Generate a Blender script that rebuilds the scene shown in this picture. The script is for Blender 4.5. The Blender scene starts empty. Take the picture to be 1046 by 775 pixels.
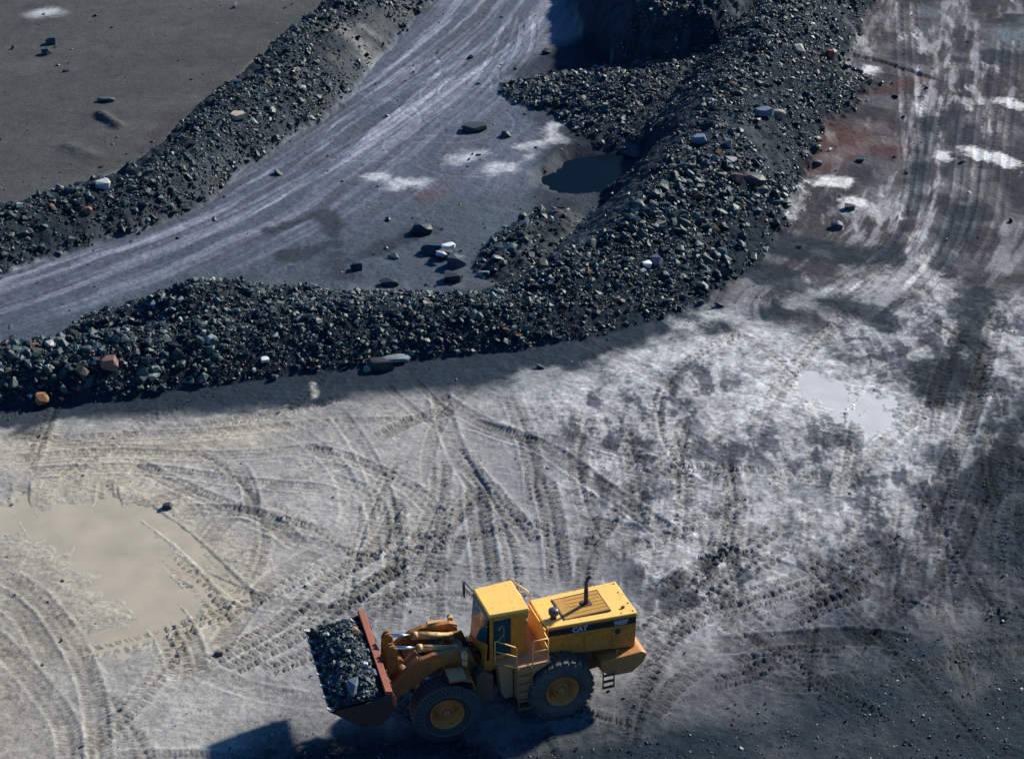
import bpy, bmesh, math, random
import numpy as np
from mathutils import Vector, Matrix

R = math.radians
scene = bpy.context.scene
COL = scene.collection
rng = np.random.default_rng(11)
random.seed(5)

# ------------------------------------------------------------------ camera
CAM_H, PITCH, FPX = 40.0, R(29.0), 1993.0
cam_d = bpy.data.cameras.new('camera')
cam = bpy.data.objects.new('camera', cam_d)
COL.objects.link(cam)
cam.location = (0, 0, CAM_H)
cam.rotation_euler = (R(90) - PITCH, 0, 0)
cam_d.sensor_fit = 'HORIZONTAL'
cam_d.angle_x = 2 * math.atan(523.0 / FPX)
cam_d.clip_start = 0.5
cam_d.clip_end = 9000
scene.camera = cam

# ------------------------------------------------------------------ light
SUN_AZ, SUN_EL = R(47.0), R(31.0)
to_sun = Vector((math.sin(SUN_AZ) * math.cos(SUN_EL), math.cos(SUN_AZ) * math.cos(SUN_EL), math.sin(SUN_EL)))
world = bpy.data.worlds.new('World')
scene.world = world
world.use_nodes = True
wn = world.node_tree.nodes
sky = wn.new('ShaderNodeTexSky')
sky.sky_type = 'NISHITA'
sky.sun_disc = False
sky.sun_elevation = SUN_EL
sky.sun_rotation = SUN_AZ
sky.air_density = 1.4
sky.dust_density = 0.8
sky.ozone_density = 3.0
tint_n = wn.new('ShaderNodeMix')
tint_n.data_type = 'RGBA'
tint_n.blend_type = 'MULTIPLY'
tint_n.inputs['Factor'].default_value = 1.0
tint_n.inputs['B'].default_value = (0.30, 0.74, 1.32, 1)
world.node_tree.links.new(sky.outputs[0], tint_n.inputs['A'])
world.node_tree.links.new(tint_n.outputs['Result'], wn['Background'].inputs[0])
wn['Background'].inputs[1].default_value = 0.06
sun_d = bpy.data.lights.new('sun', 'SUN')
sun_d.energy = 5.0
sun_d.angle = R(3.0)
sun_d.color = (1.0, 0.945, 0.83)
sun = bpy.data.objects.new('sun', sun_d)
COL.objects.link(sun)
sun.rotation_euler = (-to_sun).to_track_quat('-Z', 'Y').to_euler()
sun.location = (30, 60, 80)

vs = scene.view_settings
vs.view_transform = 'Standard'
vs.look = 'None'
vs.gamma = 1.0
vs.use_curve_mapping = False
vs.exposure = 0.62


# ------------------------------------------------------------------ survey: photo pixel -> point on a level plane
def at(px, py, z=0.0):
    u = (px - 523.0) / FPX
    v = (387.5 - py) / FPX
    c, s = math.cos(PITCH), math.sin(PITCH)
    d = (u, c + s * v, -s + c * v)
    t = (z - CAM_H) / d[2]
    return np.array([d[0] * t, d[1] * t])


# ------------------------------------------------------------------ materials
def pmat(name, base, rough=0.6, metal=0.0, spec=0.5):
    m = bpy.data.materials.new(name)
    m.use_nodes = True
    b = m.node_tree.nodes['Principled BSDF']
    b.inputs['Base Color'].default_value = (*base, 1)
    b.inputs['Roughness'].default_value = rough
    b.inputs['Metallic'].default_value = metal
    b.inputs['Specular IOR Level'].default_value = spec
    return m


def N(m, t, **kw):
    n = m.node_tree.nodes.new(t)
    for k, v in kw.items():
        setattr(n, k, v)
    return n


def worn(name, base, dirt, rough=0.5, amount=0.5, scale=2.0, metal=0.0, chips=None, dusty=False):
    """paint with dust film, grime blotches and optional rust chips"""
    m = pmat(name, base, rough, metal)
    L = m.node_tree.links.new
    b = m.node_tree.nodes['Principled BSDF']
    tc = N(m, 'ShaderNodeTexCoord')
    n1 = N(m, 'ShaderNodeTexNoise')
    n1.inputs['Scale'].default_value = scale
    n1.inputs['Detail'].default_value = 8
    n1.inputs['Roughness'].default_value = 0.68
    L(tc.outputs['Object'], n1.inputs['Vector'])
    r1 = N(m, 'ShaderNodeValToRGB')
    r1.color_ramp.elements[0].position = 0.42 - 0.12 * amount
    r1.color_ramp.elements[0].color = (0, 0, 0, 1)
    r1.color_ramp.elements[1].position = 0.78 - 0.12 * amount
    r1.color_ramp.elements[1].color = (amount, amount, amount, 1)
    L(n1.outputs['Fac'], r1.inputs['Fac'])
    mx = N(m, 'ShaderNodeMix', data_type='RGBA')
    mx.inputs['A'].default_value = (*base, 1)
    mx.inputs['B'].default_value = (*dirt, 1)
    L(r1.outputs['Color'], mx.inputs['Factor'])
    out = mx.outputs['Result']
    if dusty:
        sx = N(m, 'ShaderNodeSeparateXYZ'); L(tc.outputs['Object'], sx.inputs['Vector'])
        ad = N(m, 'ShaderNodeMath', operation='MULTIPLY_ADD'); L(n1.outputs['Fac'], ad.inputs[0]); ad.inputs[1].default_value = 2.2; L(sx.outputs['Z'], ad.inputs[2])
        md = N(m, 'ShaderNodeMapRange'); md.inputs['From Min'].default_value = 3.5; md.inputs['From Max'].default_value = 2.2; md.inputs['To Max'].default_value = 0.5
        L(ad.outputs['Value'], md.inputs['Value'])
        m3 = N(m, 'ShaderNodeMix', data_type='RGBA'); m3.inputs['B'].default_value = (0.13, 0.105, 0.09, 1)
        L(out, m3.inputs['A']); L(md.outputs['Result'], m3.inputs['Factor'])
        out = m3.outputs['Result']
    if chips:
        n2 = N(m, 'ShaderNodeTexNoise')
        n2.inputs['Scale'].default_value = scale * 5
        n2.inputs['Detail'].default_value = 6
        L(tc.outputs['Object'], n2.inputs['Vector'])
        r2 = N(m, 'ShaderNodeValToRGB')
        r2.color_ramp.elements[0].position = 0.60
        r2.color_ramp.elements[0].color = (0, 0, 0, 1)
        r2.color_ramp.elements[1].position = 0.68
        r2.color_ramp.elements[1].color = (1, 1, 1, 1)
        L(n2.outputs['Fac'], r2.inputs['Fac'])
        m2 = N(m, 'ShaderNodeMix', data_type='RGBA')
        m2.inputs['B'].default_value = (*chips, 1)
        L(out, m2.inputs['A'])
        L(r2.outputs['Color'], m2.inputs['Factor'])
        out = m2.outputs['Result']
    L(out, b.inputs['Base Color'])
    mr = N(m, 'ShaderNodeMapRange')
    mr.inputs['To Min'].default_value = rough - 0.1
    mr.inputs['To Max'].default_value = min(0.95, rough + 0.25)
    L(n1.outputs['Fac'], mr.inputs['Value'])
    L(mr.outputs['Result'], b.inputs['Roughness'])
    bp = N(m, 'ShaderNodeBump')
    bp.inputs['Strength'].default_value = 0.05
    bp.inputs['Distance'].default_value = 0.02
    L(n1.outputs['Fac'], bp.inputs['Height'])
    L(bp.outputs['Normal'], b.inputs['Normal'])
    return m


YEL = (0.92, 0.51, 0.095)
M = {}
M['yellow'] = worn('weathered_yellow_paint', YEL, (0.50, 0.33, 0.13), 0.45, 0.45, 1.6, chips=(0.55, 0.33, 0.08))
M['side'] = worn('shaded_dusty_side_paint', (0.68, 0.235, 0.014), (0.20, 0.085, 0.03), 0.48, 0.6, 1.8, chips=(0.22, 0.11, 0.04), dusty=True)  # yellow paint with the shade of the sides put into its base
M['ochre'] = worn('ochre_grille_paint', (0.50, 0.25, 0.03), (0.24, 0.12, 0.03), 0.55, 0.6, 2.5)
M['deck'] = worn('dusty_deck_plate', (0.55, 0.26, 0.065), (0.26, 0.19, 0.15), 0.7, 0.8, 2.2, dusty=True)
M['arm'] = worn('rusty_orange_arm_paint', (0.38, 0.145, 0.022), (0.11, 0.045, 0.018), 0.5, 0.75, 2.0, chips=(0.10, 0.04, 0.02), dusty=True)
M['cyl'] = worn('ochre_cylinder_paint', (0.62, 0.34, 0.11), (0.26, 0.14, 0.06), 0.45, 0.6, 4)
M['rust'] = worn('red_brown_bucket_rust', (0.25, 0.050, 0.016), (0.09, 0.025, 0.014), 0.55, 0.7, 2.5, chips=(0.26, 0.08, 0.03))
M['bucket'] = worn('dark_worn_bucket_steel', (0.04, 0.022, 0.017), (0.02, 0.017, 0.017), 0.6, 0.7, 2.0, metal=0.1)
M['steel'] = worn('bare_scraped_steel', (0.34, 0.35, 0.36), (0.12, 0.11, 0.10), 0.45, 0.7, 5, metal=0.4)
M['dark'] = worn('grimy_black_metal', (0.025, 0.024, 0.024), (0.06, 0.05, 0.045), 0.55, 0.6, 4)
M['brown'] = worn('oily_brown_frame', (0.17, 0.09, 0.045), (0.07, 0.05, 0.04), 0.6, 0.8, 2.5)
M['tyre'] = worn('dusty_tyre_rubber', (0.035, 0.034, 0.034), (0.11, 0.10, 0.088), 0.8, 0.8, 3)
M['tyre_front'] = worn('muddy_tyre_rubber', (0.022, 0.024, 0.027), (0.055, 0.055, 0.055), 0.8, 0.6, 3)
M['chain'] = worn('worn_chain_steel', (0.10, 0.10, 0.105), (0.05, 0.045, 0.04), 0.5, 0.6, 6, metal=0.4)
M['rim'] = worn('dusty_ochre_rim', (0.56, 0.18, 0.016), (0.19, 0.085, 0.045), 0.55, 0.8, 3)
M['chrome'] = pmat('chrome_piston_rod', (0.62, 0.72, 0.70), 0.18, 1.0)
M['stripe'] = pmat('black_stripe_vinyl', (0.012, 0.012, 0.016), 0.4)
M['letter'] = pmat('pale_lettering', (0.34, 0.36, 0.40), 0.5)
M['lamp'] = pmat('lamp_lens', (0.75, 0.66, 0.6), 0.25)
M['seat'] = pmat('seat_cloth', (0.03, 0.035, 0.04), 0.8)
gl = pmat('tinted_cab_glass', (0.012, 0.075, 0.095), 0.05)
gl.node_tree.nodes['Principled BSDF'].inputs['Transmission Weight'].default_value = 0.25
gl.node_tree.nodes['Principled BSDF'].inputs['IOR'].default_value = 1.35
M['glass'] = gl
wg = gl.copy(); wg.name = 'dark_teal_windscreen'
wg.node_tree.nodes['Principled BSDF'].inputs['Transmission Weight'].default_value = 0.08
wg.node_tree.nodes['Principled BSDF'].inputs['Base Color'].default_value = (0.008, 0.085, 0.105, 1)
M['windscreen'] = wg


# ------------------------------------------------------------------ mesh helpers
def tag(o, label=None, cat=None, group=None, kind=None):
    if label: o['label'] = label
    if cat: o['category'] = cat
    if group: o['group'] = group
    if kind: o['kind'] = kind
    return o


class MB:
    def __init__(s):
        s.bm = bmesh.new()
        s.mats = []

    def box(s, c, size, rz=0, ry=0, rx=0, bevel=0.0):
        mt = Matrix.Translation(c) @ Matrix.Rotation(rz, 4, 'Z') @ Matrix.Rotation(ry, 4, 'Y') @ Matrix.Rotation(rx, 4, 'X') @ Matrix.Diagonal((*size, 1))
        r = bmesh.ops.create_cube(s.bm, size=1, matrix=mt)
        if bevel:
            es = list({e for v in r['verts'] for e in v.link_edges})
            bmesh.ops.bevel(s.bm, geom=es, offset=bevel, segments=2, affect='EDGES', profile=0.5)
        return s

    def prism(s, prof, y0, y1, bevel=0.0, axis='Y'):
        """profile of (x,z) extruded along y (or (x,y) along z)"""
        def P(a, b, t):
            return (a, t, b) if axis == 'Y' else ((a, b, t) if axis == 'Z' else (t, a, b))
        v0 = [s.bm.verts.new(P(a, b, y0)) for a, b in prof]
        v1 = [s.bm.verts.new(P(a, b, y1)) for a, b in prof]
        n = len(prof)
        fs = [s.bm.faces.new(v0), s.bm.faces.new(v1[::-1])]
        for i in range(n):
            fs.append(s.bm.faces.new((v0[i], v1[i], v1[(i + 1) % n], v0[(i + 1) % n])))
        bmesh.ops.recalc_face_normals(s.bm, faces=fs)
        if bevel:
            es = list({e for v in v0 + v1 for e in v.link_edges})
            bmesh.ops.bevel(s.bm, geom=es, offset=bevel, segments=2, affect='EDGES', profile=0.5)
        return s

    def hexa(s, b, t, bevel=0.0):
        """bottom 4 corners, top 4 corners (same winding)"""
        vb = [s.bm.verts.new(p) for p in b]
        vt = [s.bm.verts.new(p) for p in t]
        fs = [s.bm.faces.new(vb[::-1]), s.bm.faces.new(vt)]
        for i in range(4):
            fs.append(s.bm.faces.new((vb[i], vb[(i + 1) % 4], vt[(i + 1) % 4], vt[i])))
        bmesh.ops.recalc_face_normals(s.bm, faces=fs)
        if bevel:
            es = list({e for v in vb + vt for e in v.link_edges})
            bmesh.ops.bevel(s.bm, geom=es, offset=bevel, segments=2, affect='EDGES', profile=0.5)
        return s

    def tube(s, pts, r, seg=8, r2=None, caps=True):
        pts = [Vector(p) for p in pts]
        rings = []
        for i, p in enumerate(pts):
            if i == 0: t = pts[1] - p
            elif i == len(pts) - 1: t = p - pts[i - 1]
            else: t = (pts[i + 1] - p).normalized() + (p - pts[i - 1]).normalized()
            t.normalize()
            a = t.orthogonal() if abs(t.z) > 0.9 else t.cross(Vector((0, 0, 1)))
            a.normalize()
            b = t.cross(a)
            rr = r if r2 is None else r + (r2 - r) * i / (len(pts) - 1)
            rings.append([s.bm.verts.new(p + a * (math.cos(k / seg * 2 * math.pi) * rr) + b * (math.sin(k / seg * 2 * math.pi) * rr)) for k in range(seg)])
        for q0, q1 in zip(rings, rings[1:]):
            for k in range(seg):
                f = s.bm.faces.new((q0[k], q0[(k + 1) % seg], q1[(k + 1) % seg], q1[k]))
                f.smooth = seg > 6
        if caps:
            s.bm.faces.new(rings[0][::-1]); s.bm.faces.new(rings[-1])
        return s

    def lathe_y(s, prof, c, seg=48, smooth=True):
        """profile of (radius, y) revolved about the y axis through c"""
        rings = []
        for r, y in prof:
            rings.append([s.bm.verts.new((c[0] + r * math.cos(k / seg * 2 * math.pi), c[1] + y, c[2] + r * math.sin(k / seg * 2 * math.pi))) for k in range(seg)])
        for q0, q1 in zip(rings, rings[1:]):
            for k in range(seg):
                f = s.bm.faces.new((q0[k], q0[(k + 1) % seg], q1[(k + 1) % seg], q1[k]))
                f.smooth = smooth
        return s

    def build(s, name, mat, parent=None, xf=None):
        bmesh.ops.recalc_face_normals(s.bm, faces=s.bm.faces[:])
        if xf is not None:
            s.bm.transform(xf)
        me = bpy.data.meshes.new(name)
        s.bm.to_mesh(me)
        s.bm.free()
        me.materials.append(mat)
        o = bpy.data.objects.new(name, me)
        COL.objects.link(o)
        if parent is not None:
            o.parent = parent
        return o


# ------------------------------------------------------------------ noise (numpy)
_perm = np.random.default_rng(3).permutation(4096)
_val = np.random.default_rng(4).random(4096)


def vn(x, y, seed=0):
    xi = np.floor(x).astype(np.int64); yi = np.floor(y).astype(np.int64)
    fx = x - xi; fy = y - yi
    fx = fx * fx * (3 - 2 * fx); fy = fy * fy * (3 - 2 * fy)

    def h(a, b):
        return _val[(_perm[(_perm[(a + seed * 131) & 4095] + b) & 4095])]
    v = (h(xi, yi) * (1 - fx) + h(xi + 1, yi) * fx) * (1 - fy) + (h(xi, yi + 1) * (1 - fx) + h(xi + 1, yi + 1) * fx) * fy
    return v * 2 - 1


def fbm(x, y, sc, octv=4, seed=0, gain=0.5):
    a, t, f = 1.0, 0.0, 1.0 / sc
    out = np.zeros_like(x)
    for i in range(octv):
        out += a * vn(x * f + 17.3 * i, y * f - 9.1 * i, seed + i)
        t += a
        a *= gain
        f *= 2.03
    return out / t


def ss(a, b, x):
    t = np.clip((x - a) / (b - a), 0, 1)
    return t * t * (3 - 2 * t)


# ------------------------------------------------------------------ ground grid
def axis_pts(segs, start):
    out = [start]
    for end, s0, s1 in segs:
        a = out[-1]
        L_ = end - a
        p = 0.0
        while p < L_:
            st = s0 + (s1 - s0) * p / L_
            p += st
            out.append(a + min(p, L_))
        if out[-1] - out[-2] < 0.3 * s1 and len(out) > 2:
            out.pop(-2)
    return np.array(out)


hx = axis_pts([(17.5, 0.066, 0.066), (44, 0.066, 0.14), (80, 0.2, 3), (400, 4, 40), (3500, 60, 500)], 0.0)
XS = np.concatenate([-hx[::-1][:-1], hx])
yu = axis_pts([(62, 0.062, 0.066), (135, 0.066, 0.17), (180, 0.25, 3), (500, 4, 40), (4000, 60, 500)], 43.0)
yd = axis_pts([(20, 0.2, 2), (100, 3, 20), (800, 40, 200)], 0.0)
YS = np.concatenate([(43.0 - yd[::-1])[:-1], yu])
NX, NY = len(XS), len(YS)
GX, GY = np.meshgrid(XS, YS)
Z = np.zeros((NY, NX))
SOIL = np.zeros((NY, NX, 3))
WET = np.zeros((NY, NX))
ROCK = np.zeros((NY, NX))      # density of blocks
RSIZE = np.full((NY, NX), 0.16)   # block size there
ZONE = np.zeros((NY, NX), np.int8)
RUTS = np.zeros((NY, NX))      # fine height detail, not used for placing

n_big = fbm(GX, GY, 9.0, 4, 1)
n_mid = fbm(GX, GY, 2.2, 4, 5)
n_sml = fbm(GX, GY, 0.55, 3, 9)
n_rag = fbm(GX, GY, 1.3, 6, 15, 0.75)


def dense(pts, step=0.5):
    """Catmull-Rom through the points, extra columns interpolated as well"""
    P = np.array(pts, float)
    if len(P) < 3:
        n = max(2, int(np.linalg.norm(P[1, :2] - P[0, :2]) / step) + 1)
        return P[0] + (P[1] - P[0]) * np.linspace(0, 1, n)[:, None]
    P = np.vstack([2 * P[0] - P[1], P, 2 * P[-1] - P[-2]])
    out = []
    for i in range(1, len(P) - 2):
        p0, p1, p2, p3 = P[i - 1:i + 3]
        n = max(2, int(np.linalg.norm(p2[:2] - p1[:2]) / step) + 1)
        t = np.linspace(0, 1, n, endpoint=False)[:, None]
        out.append(0.5 * (2 * p1 + (p2 - p0) * t + (2 * p0 - 5 * p1 + 4 * p2 - p3) * t ** 2 + (3 * p1 - p0 - 3 * p2 + p3) * t ** 3))
    out.append(P[-2][None])
    return np.vstack(out)


def pxline(pts, z=0.0):
    """photo pixels (with optional extra columns) -> ground points"""
    o = []
    for p in pts:
        w = at(p[0], p[1], z)
        o.append([w[0], w[1], *p[2:]])
    return o


def near_line(P, reach):
    """sub-grid around polyline P: slices, distance, side (+ = left of travel), arclength, fraction index"""
    x0, x1 = P[:, 0].min() - reach, P[:, 0].max() + reach
    y0, y1 = P[:, 1].min() - reach, P[:, 1].max() + reach
    ix0, ix1 = np.searchsorted(XS, [x0, x1]); iy0, iy1 = np.searchsorted(YS, [y0, y1])
    if ix1 <= ix0 or iy1 <= iy0:
        return None
    sl = (slice(iy0, iy1), slice(ix0, ix1))
    D = np.full((iy1 - iy0, ix1 - ix0), 1e9); S = np.zeros_like(D); A = np.zeros_like(D); I = np.zeros_like(D)
    acc = 0.0
    for i in range(len(P) - 1):
        a, b = P[i, :2], P[i + 1, :2]
        d = b - a
        Ln = np.hypot(*d)
        if Ln < 1e-6: continue
        jx0, jx1 = np.searchsorted(XS, [min(a[0], b[0]) - reach, max(a[0], b[0]) + reach])
        jy0, jy1 = np.searchsorted(YS, [min(a[1], b[1]) - reach, max(a[1], b[1]) + reach])
        q = (slice(max(0, jy0 - iy0), jy1 - iy0), slice(max(0, jx0 - ix0), jx1 - ix0))
        X = GX[sl][q] - a[0]; Y = GY[sl][q] - a[1]
        if X.size == 0:
            acc += Ln; continue
        t = np.clip((X * d[0] + Y * d[1]) / Ln ** 2, 0, 1)
        dd = np.hypot(X - t * d[0], Y - t * d[1])
        m = dd < D[q]
        D[q] = np.where(m, dd, D[q])
        S[q] = np.where(m, np.sign(d[0] * Y - d[1] * X), S[q])
        A[q] = np.where(m, acc + t * Ln, A[q])
        I[q] = np.where(m, i + t, I[q])
        acc += Ln
    return sl, D, S, A, I, acc


def interp_col(P, I, k):
    return np.interp(I, np.arange(len(P)), P[:, k])


def mix_soil(sl, col, mask):
    SOIL[sl] += (np.array(col) - SOIL[sl]) * mask[..., None]


def patch(pts, col, width, soft=0.5, rough=0.5, amt=1.0, wet=None):
    """soil of another colour along a line; width in metres (or per point in 3rd column)"""
    P = dense(pxline([p if len(p) > 2 else (*p, width) for p in pts]))
    r = near_line(P, P[:, 2].max() + soft + rough * 1.2)
    if r is None: return
    sl, D, S, A, I, T = r
    w = interp_col(P, I, 2)
    d = D + rough * (n_mid[sl] * 0.7 + n_rag[sl] * 1.5)
    m = (1 - ss(-soft, soft, d - w)) * amt
    mix_soil(sl, col, m)
    if wet is not None:
        WET[sl] += (wet - WET[sl]) * m


def region(poly, soft=1.0, rough=1.0):
    """soft mask (whole grid) of a polygon given in photo pixels"""
    W = [at(*p) for p in poly]
    W = np.array(W)
    Dm = np.full(GX.shape, 1e9)
    ins = np.zeros(GX.shape, bool)
    n = len(W)
    for i in range(n):
        a, b = W[i], W[(i + 1) % n]
        d = b - a
        t = np.clip(((GX - a[0]) * d[0] + (GY - a[1]) * d[1]) / (d @ d), 0, 1)
        Dm = np.minimum(Dm, np.hypot(GX - a[0] - t * d[0], GY - a[1] - t * d[1]))
        c = (a[1] > GY) != (b[1] > GY)
        ins ^= c & (GX < (b[0] - a[0]) * (GY - a[1]) / (b[1] - a[1] + 1e-12) + a[0])
    sd = np.where(ins, Dm, -Dm) + rough * (n_mid * 0.8 + n_big * 0.8 + n_sml * 0.3)
    return ss(-soft, soft, sd)


ALL = (slice(None), slice(None))
# soils, linear albedo
MUD = (0.180, 0.177, 0.176)
MUD_PALE = (0.290, 0.276, 0.252)
SILT_WARM = (0.330, 0.296, 0.232)
ASH = (0.36, 0.355, 0.35)
SLATE_SHADE = (0.012, 0.021, 0.029)  # gravel tone that also stands in for shadow and edge shading
ROAD_SHADED = (0.062, 0.074, 0.102)  # blue cloud shade put into the road's colour
ROAD_PALE = (0.190, 0.200, 0.240)
PLAIN = (0.062, 0.064, 0.064)
HAUL = (0.052, 0.046, 0.052)
FINES = (0.011, 0.020, 0.028)
RUST = (0.085, 0.038, 0.030)

SOIL[:] = MUD
# --- lower yard
mk = region([(-300, 425), (200, 428), (400, 395), (640, 380), (800, 330), (1300, 330), (1300, 560), (1000, 640), (760, 700), (500, 730), (250, 900), (-300, 900)], 2.0, 1.5)
mix_soil(ALL, (0.235, 0.231, 0.228), mk)
mk = region([(-300, 432), (180, 432), (330, 418), (420, 395), (470, 420), (460, 520), (400, 600), (330, 640), (260, 720), (200, 900), (-300, 900)], 2.0, 2.0)
mix_soil(ALL, MUD_PALE, mk * 0.9)
mk = region([(20, 500), (110, 480), (190, 520), (250, 590), (240, 640), (190, 660), (100, 660), (60, 610), (20, 560)], 0.9, 0.9)
mix_soil(ALL, SILT_WARM, mk)
mk = region([(-200, 436), (160, 440), (330, 418), (350, 432), (240, 458), (60, 478), (-200, 480)], 1.2, 1.6)
mix_soil(ALL, SILT_WARM, mk * 0.75)
mk = region([(-200, 500), (40, 500), (110, 520), (250, 560), (235, 650), (150, 680), (90, 700), (80, 900), (-200, 900)], 2.0, 2.2)
mix_soil(ALL, (0.300, 0.272, 0.218), mk * 0.7)
# mottled bright yard on the right: ash-white silt over dark damp ground
mott = region([(540, 410), (680, 345), (800, 320), (960, 295), (1300, 240), (1300, 640), (960, 640), (800, 690), (660, 660), (600, 560)], 2.5, 2.0)
st = fbm(GX * 2.6 + 0.5 * n_mid, GY * 0.62, 1.5, 6, 21, 0.68)
wx = 0.8 * fbm(GX, GY, 1.5, 4, 33); wy = 0.8 * fbm(GX, GY, 1.5, 4, 37)
mt = fbm(GX + wx, GY + wy, 1.9, 6, 31, 0.68)
mm = ss(-0.15, 0.17, 0.36 * mt + 0.78 * st + 0.12 * n_big + 0.50 * fbm(GX, GY * 0.8, 0.55, 4, 35, 0.75))
mix_soil(ALL, (0.050, 0.058, 0.076), mott * (1 - mm) * 0.85)
mix_soil(ALL, (0.335, 0.33, 0.325), mott * mm * 0.8)
mk = region([(820, 600), (900, 560), (1060, 500), (1300, 460), (1300, 700), (900, 720), (700, 735), (660, 700), (740, 640)], 2.5, 3.0)
mix_soil(ALL, (0.065, 0.067, 0.080), mk * 0.7)
# dark coal-like gravel at the bottom right, with painted edge shading up the right side
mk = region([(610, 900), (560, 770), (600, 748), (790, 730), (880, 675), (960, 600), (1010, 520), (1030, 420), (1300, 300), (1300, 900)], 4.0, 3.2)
mix_soil(ALL, SLATE_SHADE, mk * (0.93 + 0.07 * np.clip(n_mid, -1, 0.5)))
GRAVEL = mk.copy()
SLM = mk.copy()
mk = region([(230, 900), (255, 760), (300, 735), (420, 745), (600, 740), (700, 760), (700, 900)], 1.2, 1.6)  # loader's shadow zone, painted dark into the soil
mix_soil(ALL, SLATE_SHADE, mk * 0.9)
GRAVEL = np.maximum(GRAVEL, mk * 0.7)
# --- dark strip in front of the near bank
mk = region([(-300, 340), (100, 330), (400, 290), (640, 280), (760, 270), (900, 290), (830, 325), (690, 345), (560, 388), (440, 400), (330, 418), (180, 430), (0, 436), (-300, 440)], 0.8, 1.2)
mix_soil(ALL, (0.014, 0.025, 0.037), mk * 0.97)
# --- haul road between the banks
road = region([(-300, 470), (-60, 372), (90, 345), (200, 300), (400, 305), (520, 290), (560, 230), (600, 130), (540, 60), (640, -40), (560, -160), (380, 30), (290, 130), (150, 220), (0, 268), (-300, 330)], 1.2, 1.0)
mix_soil(ALL, ROAD_SHADED, road)
RP = dense(pxline([(-140, 345), (60, 283), (190, 235), (300, 180), (390, 110), (480, 40), (560, -60), (640, -180)]))
sl, D, S, A, I, T = near_line(RP, 16)
v = D * S
sk = fbm(v + 0.9 * n_big[sl], A * 0.055, 0.9, 5, 41, 0.62)
sk2 = fbm(v + 0.5 * n_big[sl], A * 0.035, 0.38, 4, 47, 0.6)
lane = np.exp(-((v - 0.6) / 6.2) ** 2)
mix_soil(sl, ROAD_PALE, road[sl] * ss(-0.12, 0.45, 0.8 * sk + 0.55 * sk2 + 0.25 * lane - 0.10) * (0.12 + 0.88 * lane))
mix_soil(sl, (0.055, 0.058, 0.070), road[sl] * ss(0.1, 0.6, -sk + 0.1 * n_mid[sl]) * 0.7)
RUTS[sl] += 0.035 * sk * road[sl]
# darker bluish ground below the road, towards the near bank
mk = region([(-100, 352), (90, 318), (200, 280), (330, 240), (430, 200), (520, 200), (590, 210), (560, 270), (500, 300), (200, 310), (60, 350)], 1.5, 2.0)
mix_soil(ALL, (0.040, 0.056, 0.072), mk * 0.85)
# --- pit floor, the ridge's shadow painted into the soil
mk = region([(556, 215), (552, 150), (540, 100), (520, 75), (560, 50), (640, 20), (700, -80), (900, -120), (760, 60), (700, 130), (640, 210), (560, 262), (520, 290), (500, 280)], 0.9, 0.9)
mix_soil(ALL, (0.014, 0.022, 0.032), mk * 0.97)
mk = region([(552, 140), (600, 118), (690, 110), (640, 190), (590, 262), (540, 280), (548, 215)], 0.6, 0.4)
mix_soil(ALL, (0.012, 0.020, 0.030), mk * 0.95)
# --- upper left plain
plain = region([(-600, 260), (0, 215), (150, 165), (205, 112), (330, 8), (470, -150), (300, -500), (-900, -500)], 0.6, 0.4)
mix_soil(ALL, PLAIN, plain)
mix_soil(ALL, (0.058, 0.054, 0.050), plain * ss(0.0, 0.5, fbm(GX, GY * 2.2, 7, 5, 55)) * 0.6)
mix_soil(ALL, (0.082, 0.082, 0.079), plain * ss(0.05, 0.6, fbm(GX * 0.5, GY * 2.0, 5, 5, 57)) * 0.6)
# --- haul road and brown ground on the right
mk = region([(700, 310), (770, 230), (800, 170), (850, 70), (900, -60), (1500, -300), (1500, 330), (1046, 300), (900, 300)], 1.5, 1.5)
mix_soil(ALL, HAUL, mk)
HAULM = mk
HP = dense(pxline([(985, -160), (975, 0), (965, 120), (955, 200), (925, 265), (860, 320)]))
sl, D, S, A, I, T = near_line(HP, 9)
v = D * S
sk = fbm(v + 0.3 * n_big[sl], A * 0.09, 0.8, 5, 61, 0.62)
lane = np.exp(-(v / 4.0) ** 2)
lane = np.exp(-(v / 5.5) ** 2)
sk = 0.75 * sk + 0.45 * fbm(v + 0.2 * n_big[sl], A * 0.22, 0.45, 4, 63, 0.65)
mix_soil(sl, (0.024, 0.028, 0.037), lane * ss(0.0, 0.22, -sk) * 0.92)
mix_soil(sl, (0.27, 0.27, 0.28), lane * ss(0.06, 0.34, sk) * 0.85)
mix_soil(ALL, (0.42, 0.41, 0.40), HAULM * ss(0.24, 0.44, fbm(GX * 1.5, GY * 0.40, 2.0, 6, 66, 0.68)) * 0.6)
mix_soil(ALL, (0.026, 0.029, 0.037), HAULM * ss(0.04, 0.34, fbm(GX * 1.3, GY * 0.5, 3.0, 6, 68, 0.66)) * 0.55)

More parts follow.
